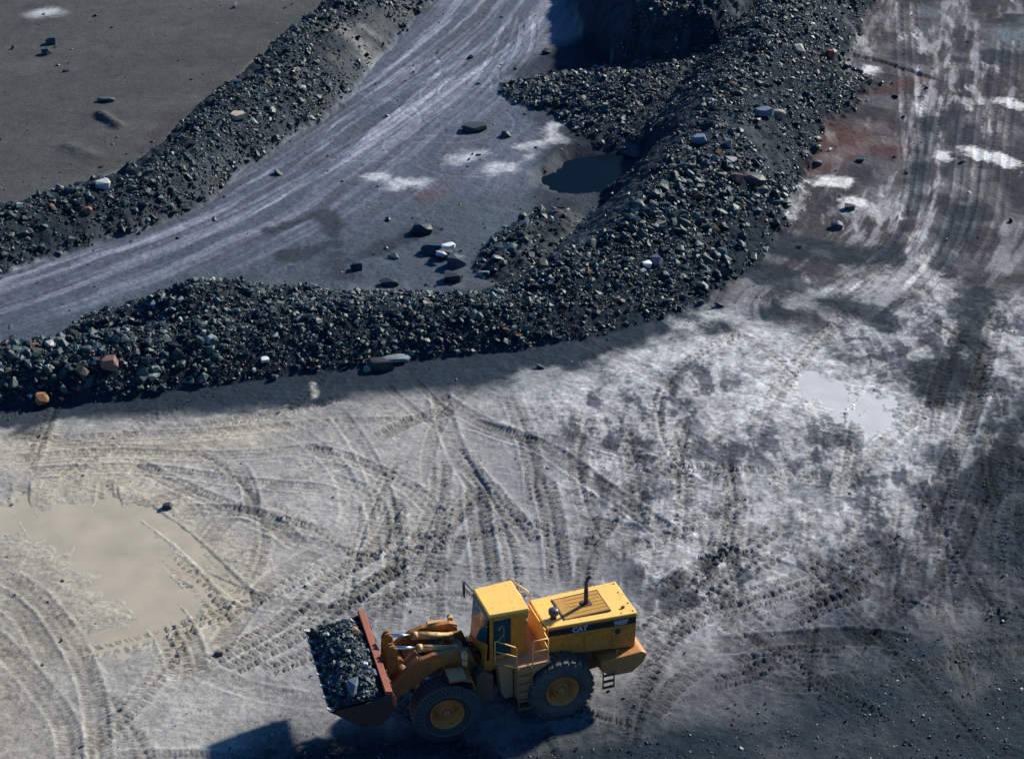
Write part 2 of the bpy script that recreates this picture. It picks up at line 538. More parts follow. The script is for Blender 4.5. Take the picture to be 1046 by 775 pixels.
# patches: pale silt, rust stains, dark tongues
for pts, w in [([(372, 180), (385, 180)], 0.5), ([(408, 187), (426, 187)], 0.45), ([(470, 163), (485, 158)], 0.55), ([(500, 175), (508, 168)], 0.6),
               ([(561, 128), (562, 142)], 0.35), ([(530, 150), (552, 147)], 0.3), ([(520, 172), (545, 158)], 0.2)]:
    patch(pts, (0.46, 0.46, 0.48), w * 1.1, 0.6, 0.7, 0.9)
for pts, w in [([(760, 165), (775, 195), (790, 215)], 0.7), ([(800, 186), (815, 194)], 0.6), ([(835, 188), (842, 184)], 0.4), ([(775, 225), (765, 240)], 0.5), ([(868, 212), (872, 206)], 0.5),
               ([(845, 185), (860, 188)], 0.5), ([(990, 152), (1002, 158)], 0.6), ([(1018, 160), (1034, 166)], 0.6), ([(1022, 104), (1040, 108)], 0.5), ([(958, 160), (964, 156)], 0.35), ([(880, 75), (893, 70)], 0.5)]:
    patch(pts, (0.56, 0.55, 0.53), w, 0.3, 0.7, 0.95)
for pts, w in [([(430, 205), (470, 185)], 0.25), ([(498, 217), (520, 200)], 0.18), ([(440, 195), (475, 178)], 0.3), ([(735, 150), (745, 165)], 1.0), ([(650, 175), (690, 130)], 0.5),
               ([(800, 110), (850, 140), (900, 150)], 1.6), ([(830, 170), (890, 130)], 1.2), ([(880, 100), (940, 80)], 0.6)]:
    patch(pts, RUST, w, 0.5, 0.8, 0.45)
for pts, w in [([(780, 245), (860, 260), (905, 262)], 0.8), ([(770, 275), (840, 300), (900, 330)], 0.7), ([(930, 215), (950, 120)], 0.35), ([(960, 270), (985, 210)], 0.45),
               ([(940, 75), (850, 55)], 0.12), ([(1020, 60), (1040, 20)], 0.8), ([(905, 440), (940, 430), (960, 380)], 0.9), ([(880, 385), (935, 405)], 0.5), ([(820, 345), (870, 370)], 0.5),
               ([(280, 235), (330, 220), (342, 240)], 0.35), ([(345, 260), (352, 280)], 0.4), ([(355, 268), (400, 250), (440, 235)], 0.3), ([(300, 260), (340, 250)], 0.6),
               ([(985, 420), (990, 350), (1000, 300)], 0.6), ([(1000, 500), (1040, 470)], 0.9), ([(860, 450), (865, 425)], 0.5)]:
    patch(pts, (0.018, 0.025, 0.034), w * 1.4, 0.25, 0.5, 0.9)
# white-ish silt washes on the yard; those around the puddle paint its sky reflection
for pts, w, a in [([(640, 375), (720, 355), (790, 345), (840, 375)], 1.1, 0.75), ([(740, 430), (780, 425)], 0.9, 0.7), ([(560, 395), (640, 385)], 0.8, 0.5), ([(960, 440), (1000, 410)], 0.7, 0.5),
                  ([(700, 330), (735, 322)], 0.35, 0.8), ([(825, 392), (870, 408), (910, 432)], 2.4, 0.9), ([(800, 372), (860, 385)], 1.0, 0.7), ([(760, 370), (850, 372)], 1.3, 0.6), ([(1030, 370), (1050, 365)], 0.5, 0.8),
                  ([(780, 490), (830, 520)], 1.0, 0.45), ([(700, 480), (720, 560)], 0.9, 0.4), ([(820, 305), (900, 285), (960, 290)], 0.6, 0.5)]:
    patch(pts, (0.43, 0.425, 0.42), w, 0.9, 1.3, a)
patch([(40, 14), (56, 12)], (0.42, 0.42, 0.43), 0.5, 0.7, 0.4, 0.9)  # soft glare painted as a pale soil patch
# crumbs of pale mud thrown up along the edge of the dark strip
for x in range(-20, 340, 22):
    yy = 440 - 0.03 * max(0, x) - (0.11 * max(0, x - 200))
    patch([(x + random.uniform(-6, 6), yy + random.uniform(-3, 3)), (x + 12, yy + random.uniform(-3, 3))], (0.29, 0.275, 0.245), random.uniform(0.2, 0.6), 0.25, 0.5, 0.7)
patch([(320, 392), (322, 405)], (0.36, 0.34, 0.3), 0.16, 0.1, 0.1, 0.8)

# ------------------------------------------------------------------ banks and hollows
def bank(pts, zone, size, dens, power=1.0, top=0.0, lump=0.12, soil=FINES):
    """pts: crest pixels with (px, py, height, reach left, reach right)"""
    W = []
    for px, py, h, wl, wr in pts:
        w = at(px, py, h)
        W.append([w[0], w[1], h, wl, wr])
    P = dense(W)
    r = near_line(P, max(P[:, 3].max(), P[:, 4].max()) + 1.5)
    sl, D, S, A, I, T = r
    h = interp_col(P, I, 2)
    w = np.where(S > 0, interp_col(P, I, 3), interp_col(P, I, 4))
    d = D + 0.16 * w * n_mid[sl] + 0.10 * w * n_sml[sl] + 0.12 * w * n_big[sl]
    u = np.clip(1 - (d - top) / w, 0, 1)
    u = np.clip(u, 0, 1)
    prof = np.where(u < 1, u ** power, 1.0)
    prof = prof * (1 - 0.18 * u ** 3)
    hh = h * prof * (1 + 0.16 * n_mid[sl]) + lump * np.minimum(1, 4 * u) * (n_sml[sl] + 0.6 * n_mid[sl])
    Z[sl] = np.maximum(Z[sl], hh)
    m = ss(0.0, 0.10, u)
    mix_soil(sl, soil, m * 0.95)
    return sl, m, u, S


def rocks_on(sl, m, zone, size, dens):
    mm_ = m * (0.35 + 0.65 * ss(-0.25, 0.2, n_mid[sl] + 0.8 * n_rag[sl] + 0.5 * (m - 0.5)))
    ROCK[sl] = np.maximum(ROCK[sl], mm_ * dens)
    RSIZE[sl] = np.where(m > 0.3, size, RSIZE[sl])
    ZONE[sl] = np.where(m > 0.05, zone, ZONE[sl])


# outcrop at the head of the pit
sl, m, u, S = bank([(618, -60, 2.0, 3, 2.2), (655, -22, 3.8, 3.5, 2.6), (705, -18, 4.8, 4, 3.0), (760, -60, 5.5, 5, 4)], 5, 0.2, 3, 0.55, 0.8, 0.5, (0.03, 0.035, 0.045))
rocks_on(sl, m * ss(0.55, 0.9, u), 5, 0.16, 4)
# rubble field in the pit
sl, m, u, S = bank([(578, 80, 0.7, 2.6, 3.6), (618, 74, 1.25, 4.5, 6.5), (665, 70, 1.5, 5, 9.0), (720, 50, 1.8, 5, 9)], 4, 0.2, 9, 0.8, 0.3, 0.25, (0.026, 0.031, 0.04))
rocks_on(sl, m, 4, 0.115, 60)
# ridge
ridge = [(500, 300, 1.2, 1.8, 2.0), (565, 270, 1.8, 2.6, 3.0), (630, 226, 2.3, 2.9, 4.4), (680, 168, 3.0, 3.5, 5.4), (728, 102, 3.6, 4.4, 5.0), (768, 38, 4.2, 5.0, 4.3), (806, -35, 4.6, 5.5, 4.0), (850, -110, 5, 6, 4.5)]
sl, m, u, S = bank(ridge, 3, 0.2, 12, 0.95, 0.3, 0.18)
left = (S > 0)
rocks_on(sl, m * np.where(left, np.where(u > 0.86, 0.9, 0.22), ss(-0.35, 0.1, n_big[sl] + 0.5 * n_mid[sl]) * 0.85 + 0.15), 3, 0.105, 66)
RSIZE[sl] = np.where((m > 0.3) & left & (u < 0.86), 0.07, RSIZE[sl])
# streaky fines running down the pit side of the ridge
mix_soil(sl, (0.050, 0.058, 0.066), np.where(left, m, 0) * ss(0.0, 0.5, fbm(GX[sl] * 1.1 - GY[sl] * 0.45, GX[sl] * 0.16 + GY[sl] * 0.35, 0.7, 4, 77)) * 0.8)
# foot rubble of the ridge, near boulders on the haul road
sl, m, u, S = bank([(600, 290, 0.8, 2.2, 2.2), (660, 272, 1.0, 2.8, 2.6), (720, 235, 1.1, 2.8, 2.6), (765, 200, 0.8, 2.2, 1.8)], 3, 0.3, 9, 0.8, 0.3, 0.2)
rocks_on(sl, m, 3, 0.16, 22)
# spoil heap beside the pool
sl, m, u, S = bank([(520, 262, 0.5, 1.4, 1.4), (540, 232, 0.8, 1.6, 1.6), (566, 215, 0.7, 1.4, 1.4)], 4, 0.2, 9, 0.8, 0.3, 0.2)
rocks_on(sl, m, 3, 0.14, 20)
# near bank
near_b = [(-140, 362, 1.7, 2.6, 2.1), (0, 352, 1.75, 2.2, 2.1), (90, 343, 1.8, 2.2, 2.2), (170, 332, 1.6, 2.4, 2.4), (260, 320, 1.5, 3.4, 2.8), (390, 309, 1.45, 3.4, 2.6), (500, 303, 1.4, 2.4, 2.4), (575, 294, 1.2, 2.0, 2.4), (650, 284, 0.8, 2, 2.4)]
sl, m, u, S = bank(near_b, 1, 0.22, 14, 0.85, 0.35, 0.2)
rocks_on(sl, m, 1, 0.10, 90)
leftpart = (GX[sl] < -12)
RSIZE[sl] = np.where((m > 0.3) & leftpart, 0.135, RSIZE[sl])
sl, m, u, S = bank([(118, 318, 1.2, 2.2, 2.2), (180, 291, 2.2, 2.2, 2.8), (235, 285, 1.9, 2.2, 2.8), (300, 297, 0.9, 1.8, 2.2)], 1, 0.2, 9, 0.9, 0.3, 0.22)
rocks_on(sl, m, 1, 0.105, 78)
# far bank
far_b = [(-200, 262, 2.0, 2.0, 3.4), (-60, 226, 2.0, 2.0, 2.8), (0, 208, 1.9, 1.6, 2.7), (75, 188, 1.9, 1.4, 2.6), (150, 155, 2.3, 0.8, 2.6), (200, 112, 2.4, 0.9, 2.9), (262, 62, 2.6, 1.2, 3.6), (318, 12, 2.8, 1.1, 3.4), (385, -50, 3.0, 1.2, 3.4), (460, -120, 3.2, 2, 4)]
sl, m, u, S = bank(far_b, 2, 0.2, 12, 0.9, 0.5, 0.2)
rocks_on(sl, m * np.where(S > 0, 0.5, 1), 2, 0.115, 66)
# bare earth on part of the far bank
patch([(152, 150), (170, 128), (205, 110), (235, 90)], (0.055, 0.048, 0.056), 0.7, 0.3, 0.5, 0.8)
patch([(330, 75), (360, 55), (395, 30), (420, 8)], (0.022, 0.028, 0.036), 1.0, 0.5, 0.9, 0.8)
patch([(300, 105), (345, 75)], (0.030, 0.034, 0.042), 0.5, 0.4, 0.7, 0.7)
for p in ([(345, 78), (395, 35)], [(152, 145), (190, 118)]):
    P = dense(pxline(p)); sl, D, S, A, I, T = near_line(P, 2.5)
    ROCK[sl] *= ss(0.5, 2.0, D) * 0.85 + 0.15
# small bench step on the right
P = dense(pxline([(845, 52), (895, 62), (945, 78)]))
sl, D, S, A, I, T = near_line(P, 3)
Z[sl] += np.where(S > 0, 0.12 * np.exp(-(D / 1.2) ** 2), 0.0)
# low drift on the far plain
P = dense(pxline([(95, 113), (125, 132)])); sl, D, S, A, I, T = near_line(P, 1.5)
Z[sl] += 0.3 * np.exp(-(D / 0.35) ** 2) * ss(0, 1.0, A) * ss(0, 0.6, T - A + 0.1)
P = dense(pxline([(70, 150), (95, 160)])); sl, D, S, A, I, T = near_line(P, 1.5)
Z[sl] += 0.15 * np.exp(-(D / 0.5) ** 2)


def hollow(pts, depth, soft=0.6, rough=0.5):
    P = dense(pxline(pts))
    r = near_line(P, P[:, 2].max() + soft + rough * 1.5)
    sl, D, S, A, I, T = r
    d = D + rough * (n_mid[sl] * 0.9 + n_sml[sl] * 0.5) - interp_col(P, I, 2)
    m = 1 - ss(-soft, soft, d)
    Z[sl] -= depth * m
    return sl, m


# pit pool, puddles
sl, m = hollow([(584, 180, 1.6), (606, 174, 2.3), (636, 165, 2.0)], 0.75, 1.0, 0.5)
ROCK[sl] *= 1 - m
sl, m = hollow([(825, 393, 0.6), (850, 402, 1.2), (872, 412, 1.4), (900, 430, 1.0)], 0.10, 0.8, 1.5)
WET[sl] = np.maximum(WET[sl], m * 0.8)
sl, m = hollow([(-30, 530, 1.2), (30, 530, 1.1), (110, 545, 2.1), (150, 585, 2.4), (165, 635, 1.4), (120, 650, 0.8)], 0.085, 1.2, 1.3)
WET[sl] = np.maximum(WET[sl], m * 0.7)

# ------------------------------------------------------------------ tyre tracks
def track(pts, w=0.8, lug=1.0, depth=0.035, tone=0.82, edge=1.12, period=0.34, amt=1.0):
    P = dense(pxline(pts), 0.4)
    r = near_line(P, w * 0.5 + 0.35)
    if r is None: return
    sl, D, S, A, I, T = r
    v = D * S / (w * 0.5)
    a = np.abs(v)
    fade = ss(0, 0.8, A) * ss(0, 0.8, T - A) * (0.72 + 0.28 * np.clip(1 + 2 * n_mid[sl], 0, 1)) * amt
    inside = 1 - ss(0.86, 1.04, a)
    rim = np.exp(-((a - 1.15) / 0.16) ** 2)
    ph = (A + np.where(S > 0, 0, period * 0.5) + 0.12 * a) / period
    bars = ss(0.25, 0.5, np.abs((ph % 1) - 0.5) * 2) * (1 - ss(0.7, 0.95, np.abs((ph % 1) - 0.5) * 2)) * ss(0.12, 0.3, a)
    RUTS[sl] += fade * (-1.1 * depth * inside + 0.75 * depth * rim * (0.6 + 0.8 * np.clip(n_sml[sl] + 0.5, 0, 1)) + lug * 0.09 * bars * inside)
    gap = inside * (1 - bars) * ss(0.12, 0.3, a) * ss(0.5, 0.9, np.abs((ph % 1) - 0.5) * 2)  # gaps between lug prints, their shade painted into the soil below
    SOIL[sl] *= (1 + fade * ((tone - 1) * inside + (edge - 1) * rim - 0.46 * min(1, lug) * gap + 0.16 * min(1, lug) * bars * inside))[..., None]


def twin(pts, gap, **k):
    """two wheel tracks of one machine"""
    P = np.array([at(p[0], p[1]) for p in pts])
    t = np.gradient(P, axis=0)
    n = np.stack([-t[:, 1], t[:, 0]], 1)
    n /= np.linalg.norm(n, axis=1)[:, None]
    for s in (-0.5, 0.5):
        track_w(P + n * gap * s, **k)


_at = at


def track_w(W, **k):
    global pxline
    old = pxline
    pxline = lambda pts, z=0.0: [list(p) for p in pts]
    track(W, **k)
    pxline = old


# random older traffic first
for i in range(80):
    px, py = random.uniform(-60, 1080), random.uniform(425, 790)
    if px > 700 and random.random() < 0.3: continue
    a0 = random.choice([random.gauss(0.5, 0.35), random.gauss(-0.6, 0.4), random.gauss(1.5, 0.3)])
    c = at(px, py)
    k = random.uniform(-0.12, 0.12)
    L_ = random.uniform(5, 14)
    W = []
    th = a0; p = np.array(c)
    for j in range(9):
        W.append(p.copy()); p = p + np.array([math.cos(th), math.sin(th)]) * L_ / 8; th += k * L_ / 8
    track_w(W, w=random.uniform(0.55, 0.85), lug=random.choice([0.3, 0.8, 1.1]), depth=random.uniform(0.015, 0.035), tone=random.uniform(0.76, 0.95), edge=1.12, amt=0.85)
# vertical streaks on the right of the yard
for i in range(46):
    px, py = random.uniform(600, 1060), random.uniform(380, 560)
    track([(px, py), (px + random.uniform(-14, 10), py + random.uniform(30, 70)), (px + random.uniform(-25, 12), py + random.uniform(80, 150))], w=random.uniform(0.4, 0.75), lug=random.choice([0.3, 0.8]), depth=0.02, tone=random.uniform(0.75, 1.05), edge=1.1, period=random.uniform(0.25, 0.36), amt=0.8)
for pts, kw in [
    ([(0, 585), (40, 612), (78, 665), (97, 720), (102, 790)], dict(lug=0.5, tone=0.78)),
    ([(0, 610), (25, 630), (48, 668), (55, 680)], dict(lug=0.3, tone=0.74)),
    ([(-20, 640), (30, 690), (66, 740), (74, 790)], dict(lug=0.5, tone=0.85)),
    ([(140, 612), (165, 640), (182, 675), (186, 700)], dict(lug=0.5, tone=0.78)),
    ([(152, 602), (180, 632), (198, 670), (196, 695)], dict(lug=0.5, tone=0.78)),
    ([(160, 560), (195, 590), (228, 628), (238, 645)], dict(lug=0.9, tone=0.78)),
    ([(140, 515), (190, 552), (240, 600), (262, 618)], dict(lug=0.2, tone=0.86)),
    ([(108, 486), (106, 510), (92, 545), (78, 570)], dict(lug=0.3, tone=0.80, w=0.6)),
    ([(112, 490), (118, 520), (122, 540)], dict(lug=0.2, tone=0.85, w=0.5)),
    ([(24, 488), (22, 515), (38, 545)], dict(lug=0.2, tone=0.82, w=0.6)),
    ([(130, 470), (220, 512), (280, 530), (330, 545)], dict(lug=0.6, tone=0.78)),
    ([(180, 520), (260, 525), (310, 560)], dict(lug=0.5, tone=0.8)),
    ([(225, 690), (300, 650), (360, 610), (415, 570), (445, 520), (452, 470)], dict(lug=1.0, tone=0.84)),
    ([(205, 680), (280, 640), (330, 596), (385, 560), (412, 510)], dict(lug=1.0, tone=0.84)),
    ([(218, 668), (252, 620), (280, 590), (330, 560)], dict(lug=0.2, tone=0.8)),
    ([(260, 690), (330, 660), (400, 610), (450, 580), (470, 540)], dict(lug=1.0, tone=0.88)),
    ([(240, 470), (255, 500), (258, 530)], dict(lug=0.3, tone=0.8, w=0.6)),
    ([(0, 452), (120, 445), (230, 440), (330, 432), (440, 428)], dict(lug=0.5, tone=0.88, w=0.6)),
    ([(0, 470), (110, 462), (230, 465), (350, 455)], dict(lug=0.4, tone=0.88, w=0.7)),
    ([(20, 482), (140, 478), (250, 492), (340, 500)], dict(lug=0.4, tone=0.88, w=0.7)),
    ([(300, 455), (360, 470), (420, 500), (450, 530)], dict(lug=0.6, tone=0.84)),
    ([(330, 485), (375, 505), (388, 545), (370, 580)], dict(lug=0.4, tone=0.84)),
    ([(486, 492), (489, 530), (494, 565), (498, 600)], dict(lug=1.2, tone=0.72, depth=0.06, w=0.95)),
    ([(552, 484), (562, 520), (568, 560), (572, 600)], dict(lug=1.2, tone=0.78, depth=0.05, w=0.9)),
    ([(476, 474), (500, 500), (530, 535), (545, 560)], dict(lug=1.0, tone=0.80, depth=0.05)),
    ([(475, 430), (520, 445), (560, 460), (625, 505), (690, 550)], dict(lug=0.5, tone=0.68, depth=0.05, w=0.95)),
    ([(440, 400), (480, 425), (530, 445), (580, 450)], dict(lug=0.4, tone=0.78)),
    ([(470, 415), (420, 430), (380, 450)], dict(lug=0.8, tone=0.74)),
    ([(448, 395), (455, 430), (470, 470), (500, 520)], dict(lug=0.3, tone=0.85)),
    ([(420, 385), (445, 410), (470, 432)], dict(lug=0.1, tone=0.85, w=0.4)),
    ([(390, 390), (430, 425), (460, 445)], dict(lug=0.1, tone=0.85, w=0.4)),
    ([(600, 480), (640, 500), (670, 520)], dict(lug=0.4, tone=0.8)),
    ([(642, 640), (690, 600), (740, 562), (785, 532)], dict(lug=0.2, tone=0.72, depth=0.05)),
    ([(650, 652), (700, 617), (745, 585), (780, 560)], dict(lug=1.2, tone=0.8, depth=0.05)),
    ([(640, 690), (700, 640), (780, 612), (860, 590)], dict(lug=1.0, tone=0.82, depth=0.05)),
    ([(600, 570), (640, 560), (700, 540), (760, 500)], dict(lug=0.7, tone=0.8)),
    ([(700, 625), (790, 600), (880, 565), (930, 545)], dict(lug=0.8, tone=0.82)),
    ([(720, 660), (800, 655), (880, 650), (940, 660)], dict(lug=0.3, tone=0.62, depth=0.05, w=1.0)),
    ([(740, 680), (810, 665), (870, 668)], dict(lug=1.0, tone=0.75)),
    ([(760, 690), (820, 700), (900, 690)], dict(lug=0.6, tone=0.8)),
    ([(520, 400), (535, 440), (545, 480), (548, 520)], dict(lug=1.0, tone=0.8)),
    ([(600, 420), (590, 470), (600, 520), (620, 560)], dict(lug=1.1, tone=0.82)),
    ([(640, 430), (650, 480), (655, 540)], dict(lug=1.1, tone=0.85)),
    ([(690, 440), (700, 500), (695, 560)], dict(lug=1.1, tone=0.85)),
    ([(745, 470), (750, 520), (740, 580)], dict(lug=1.1, tone=0.82)),
    ([(420, 600), (440, 560), (455, 540), (490, 500)], dict(lug=1.1, tone=0.80)),
    ([(350, 620), (390, 590), (425, 575)], dict(lug=1.2, tone=0.72)),
    ([(400, 540), (430, 550), (470, 545)], dict(lug=1.0, tone=0.78)),
    ([(660, 610), (720, 575), (770, 555), (800, 530)], dict(lug=1.2, tone=0.78, depth=0.05)),
    ([(800, 640), (850, 615), (900, 600)], dict(lug=1.2, tone=0.75)),
    ([(810, 625), (860, 600), (905, 570)], dict(lug=1.2, tone=0.75)),
    ([(720, 700), (760, 690), (800, 672)], dict(lug=1.2, tone=0.78)),
    ([(655, 740), (690, 700), (730, 670)], dict(lug=0.8, tone=0.8)),
    ([(560, 440), (600, 450), (660, 470), (720, 500)], dict(lug=0.6, tone=0.74)),
    ([(1010, 380), (980, 450), (950, 520), (930, 600)], dict(lug=0.4, tone=0.7)),
    ([(1046, 420), (1010, 480), (985, 540), (960, 600)], dict(lug=0.4, tone=0.75)),
    ([(985, 330), (960, 390), (945, 450)], dict(lug=0.8, tone=0.72)),
    ([(1020, 320), (1000, 390), (985, 450)], dict(lug=0.8, tone=0.75)),
]:
    track(pts, **kw)
for pts in ([(955, 95), (942, 160), (935, 210), (915, 255), (845, 305)], [(1000, 60), (990, 140), (985, 200), (965, 260), (930, 300)], [(925, 0), (930, 100), (935, 160)], [(1030, 40), (1020, 140), (1010, 220), (985, 270)]):
    twin(pts, 0.9, w=0.42, lug=0.6, depth=0.04, tone=1.5, edge=0.6)
# scored arcs where machines turned on the upper road
for i in range(26):
    px, py = random.uniform(395, 520), random.uniform(60, 170)
    c = at(px, py); th = random.uniform(0, 6.3); k = random.choice([-1, 1]) * random.uniform(0.1, 0.5)
    W = []; p = np.array(c)
    for j in range(10):
        W.append(p.copy()); p = p + np.array([math.cos(th), math.sin(th)]) * 0.6; th += k * 0.6
    track_w(W, w=0.22, lug=0, depth=0.02, tone=1.4, edge=0.9, amt=0.8)
for pts in ([(490, 40), (470, 60), (440, 90), (400, 125), (330, 165)], [(525, 15), (512, 50), (490, 85), (450, 120)], [(540, 20), (536, 50), (520, 75)], [(500, 20), (430, 75), (330, 140), (240, 190)],
            [(560, 10), (470, 80), (400, 130), (300, 190), (200, 240)], [(300, 120), (230, 170), (140, 220)], [(470, 20), (380, 90), (290, 150)], [(120, 262), (230, 215), (320, 170)]):
    twin(pts, 0.8, w=0.34, lug=0.1, depth=0.03, tone=1.35, edge=0.85)

# churned mud relief
bermm = np.clip(Z / 0.4, 0, 1)
yard = (1 - plain)
ch = fbm(GX, GY, 0.5, 4, 91, 0.6)
ch2 = 1 - np.abs(fbm(GX, GY, 0.9, 4, 95, 0.55)) * 2
amp = np.where(plain > 0.5, 0.02, 0.032 + 0.02 * mott)
smooth = np.clip(WET * 1.1, 0, 1)
RUTS += (0.75 * amp * ch + 0.5 * amp * ch2 - 0.5 * amp) * (1 - smooth)
RUTS += (fbm(GX, GY, 0.2, 2, 99) * 0.018) * (1 - smooth) * yard
RUTS += bermm * (0.10 * fbm(GX, GY, 0.45, 3, 103, 0.65) + 0.05 * fbm(GX, GY, 0.2, 2, 107))
SOIL *= (1 + 0.16 * n_mid + 0.12 * n_sml + 0.10 * n_big + 0.18 * ch * (1 - smooth))[..., None]
cr = fbm(GX, GY, 0.33, 4, 121, 0.75) + 0.9 * mott * (1 - SLM) * fbm(GX * 1.5, GY * 0.8, 0.6, 5, 127, 0.9)
SOIL *= (1 + (0.20 + 0.50 * mott + 0.5 * bermm) * cr * (1 - smooth) * np.where(plain > 0.5, 0.12, 1))[..., None]
damp = ss(0.25, 0.6, fbm(GX, GY, 4.0, 4, 111)) * yard * 0.35
SOIL *= (1 - 0.25 * damp)[..., None]
WET = np.clip(np.maximum(WET, damp + road * 0.25 + HAULM * 0.3 * ss(0, 0.4, n_mid)), 0, 1)
SOIL = np.clip(SOIL, 0.012, 0.6)
ZT = Z + RUTS
far_fade = np.clip((150 - GY) / 12, 0, 1)
ZT = ZT * np.where(GY > 135, far_fade, 1)


def grid_at(F, x, y):
    ix = np.clip(np.searchsorted(XS, x) - 1, 0, NX - 2); iy = np.clip(np.searchsorted(YS, y) - 1, 0, NY - 2)
    fx = (x - XS[ix]) / (XS[ix + 1] - XS[ix]); fy = (y - YS[iy]) / (YS[iy + 1] - YS[iy])
    return (F[iy, ix] * (1 - fx) + F[iy, ix + 1] * fx) * (1 - fy) + (F[iy + 1, ix] * (1 - fx) + F[iy + 1, ix + 1] * fx) * fy


def np_mesh(name, V, F, mat, col=None, wet=None, smooth=False):
    """V (n,3), F (m,k) arrays -> mesh"""
    me = bpy.data.meshes.new(name)
    k = F.shape[1]
    me.vertices.add(len(V)); me.vertices.foreach_set('co', np.ascontiguousarray(V, np.float32).ravel())
    me.loops.add(F.size); me.loops.foreach_set('vertex_index', np.ascontiguousarray(F, np.int32).ravel())
    me.polygons.add(len(F)); me.polygons.foreach_set('loop_start', np.arange(0, F.size, k, dtype=np.int32))
    me.update(calc_edges=True)
    me.polygons.foreach_set('use_smooth', np.full(len(F), smooth))
    if col is not None:
        a = me.color_attributes.new('soil', 'FLOAT_COLOR', 'POINT')
        c = np.ones((len(V), 4), np.float32)
        c[:, :3] = col
        if wet is not None: c[:, 3] = wet
        a.data.foreach_set('color', c.ravel())
    me.materials.append(mat)
    return me


gm = pmat('quarry_ground', MUD, 0.9)
L = gm.node_tree.links.new
b = gm.node_tree.nodes['Principled BSDF']
at_n = N(gm, 'ShaderNodeAttribute', attribute_name='soil')
tc = N(gm, 'ShaderNodeTexCoord')
n1 = N(gm, 'ShaderNodeTexNoise'); n1.inputs['Scale'].default_value = 5.0; n1.inputs['Detail'].default_value = 9; n1.inputs['Roughness'].default_value = 0.7
L(tc.outputs['Object'], n1.inputs['Vector'])
r1 = N(gm, 'ShaderNodeMapRange'); r1.inputs['From Min'].default_value = 0.25; r1.inputs['From Max'].default_value = 0.75
r1.inputs['To Min'].default_value = 0.60; r1.inputs['To Max'].default_value = 1.40
L(n1.outputs['Fac'], r1.inputs['Value'])
vor = N(gm, 'ShaderNodeTexVoronoi'); vor.inputs['Scale'].default_value = 9.0
L(tc.outputs['Object'], vor.inputs['Vector'])
mul = N(gm, 'ShaderNodeMix', data_type='RGBA', blend_type='MULTIPLY'); mul.inputs['Factor'].default_value = 1
L(at_n.outputs['Color'], mul.inputs['A'])
L(r1.outputs['Result'], mul.inputs['B'])
L(mul.outputs['Result'], b.inputs['Base Color'])
rr = N(gm, 'ShaderNodeMapRange'); rr.inputs['To Min'].default_value = 0.85; rr.inputs['To Max'].default_value = 0.22
L(at_n.outputs['Alpha'], rr.inputs['Value'])
L(rr.outputs['Result'], b.inputs['Roughness'])
sp = N(gm, 'ShaderNodeMapRange'); sp.inputs['To Min'].default_value = 0.04; sp.inputs['To Max'].default_value = 0.45
L(at_n.outputs['Alpha'], sp.inputs['Value']); L(sp.outputs['Result'], b.inputs['Specular IOR Level'])
bp = N(gm, 'ShaderNodeBump'); bp.inputs['Strength'].default_value = 0.9; bp.inputs['Distance'].default_value = 0.06
L(n1.outputs['Fac'], bp.inputs['Height'])
L(bp.outputs['Normal'], b.inputs['Normal'])

idx = np.arange(NX * NY, dtype=np.int32).reshape(NY, NX)
F = np.stack([idx[:-1, :-1], idx[:-1, 1:], idx[1:, 1:], idx[1:, :-1]], -1).reshape(-1, 4)
V = np.stack([GX, GY, ZT], -1).reshape(-1, 3)
me = np_mesh('ground', V, F, gm, SOIL.reshape(-1, 3), WET.reshape(-1))
me.polygons.foreach_set('use_smooth', np.ones(len(F), bool))
ground = bpy.data.objects.new('ground', me); COL.objects.link(ground)
tag(ground, kind='structure')


# ------------------------------------------------------------------ standing water
def water(name, poly, z, mat):
    W = [at(p[0], p[1], z) for p in poly]
    bm = bmesh.new()
    bm.faces.new([bm.verts.new((w[0], w[1], z)) for w in W])
    bmesh.ops.recalc_face_normals(bm, faces=bm.faces[:])
    for f in bm.faces:
        if f.normal.z < 0: f.normal_flip()
    me = bpy.data.meshes.new(name); bm.to_mesh(me); bm.free()
    me.materials.append(mat)
    o = bpy.data.objects.new(name, me); COL.objects.link(o)
    tag(o, kind='structure')
    return o


def water_mat(name, base, rough):
    m = pmat(name, base, rough)
    Lk = m.node_tree.links.new
    t = N(m, 'ShaderNodeTexCoord'); n = N(m, 'ShaderNodeTexNoise')
    n.inputs['Scale'].default_value = 0.8; n.inputs['Detail'].default_value = 5
    Lk(t.outputs['Object'], n.inputs['Vector'])
    q = N(m, 'ShaderNodeMapRange'); q.inputs['To Min'].default_value = 0.75; q.inputs['To Max'].default_value = 1.25
    Lk(n.outputs['Fac'], q.inputs['Value'])
    x = N(m, 'ShaderNodeMix', data_type='RGBA', blend_type='MULTIPLY'); x.inputs['Factor'].default_value = 1
    x.inputs['A'].default_value = (*base, 1)
    Lk(q.outputs['Result'], x.inputs['B'])
    Lk(x.outputs['Result'], m.node_tree.nodes['Principled BSDF'].inputs['Base Color'])
    return m


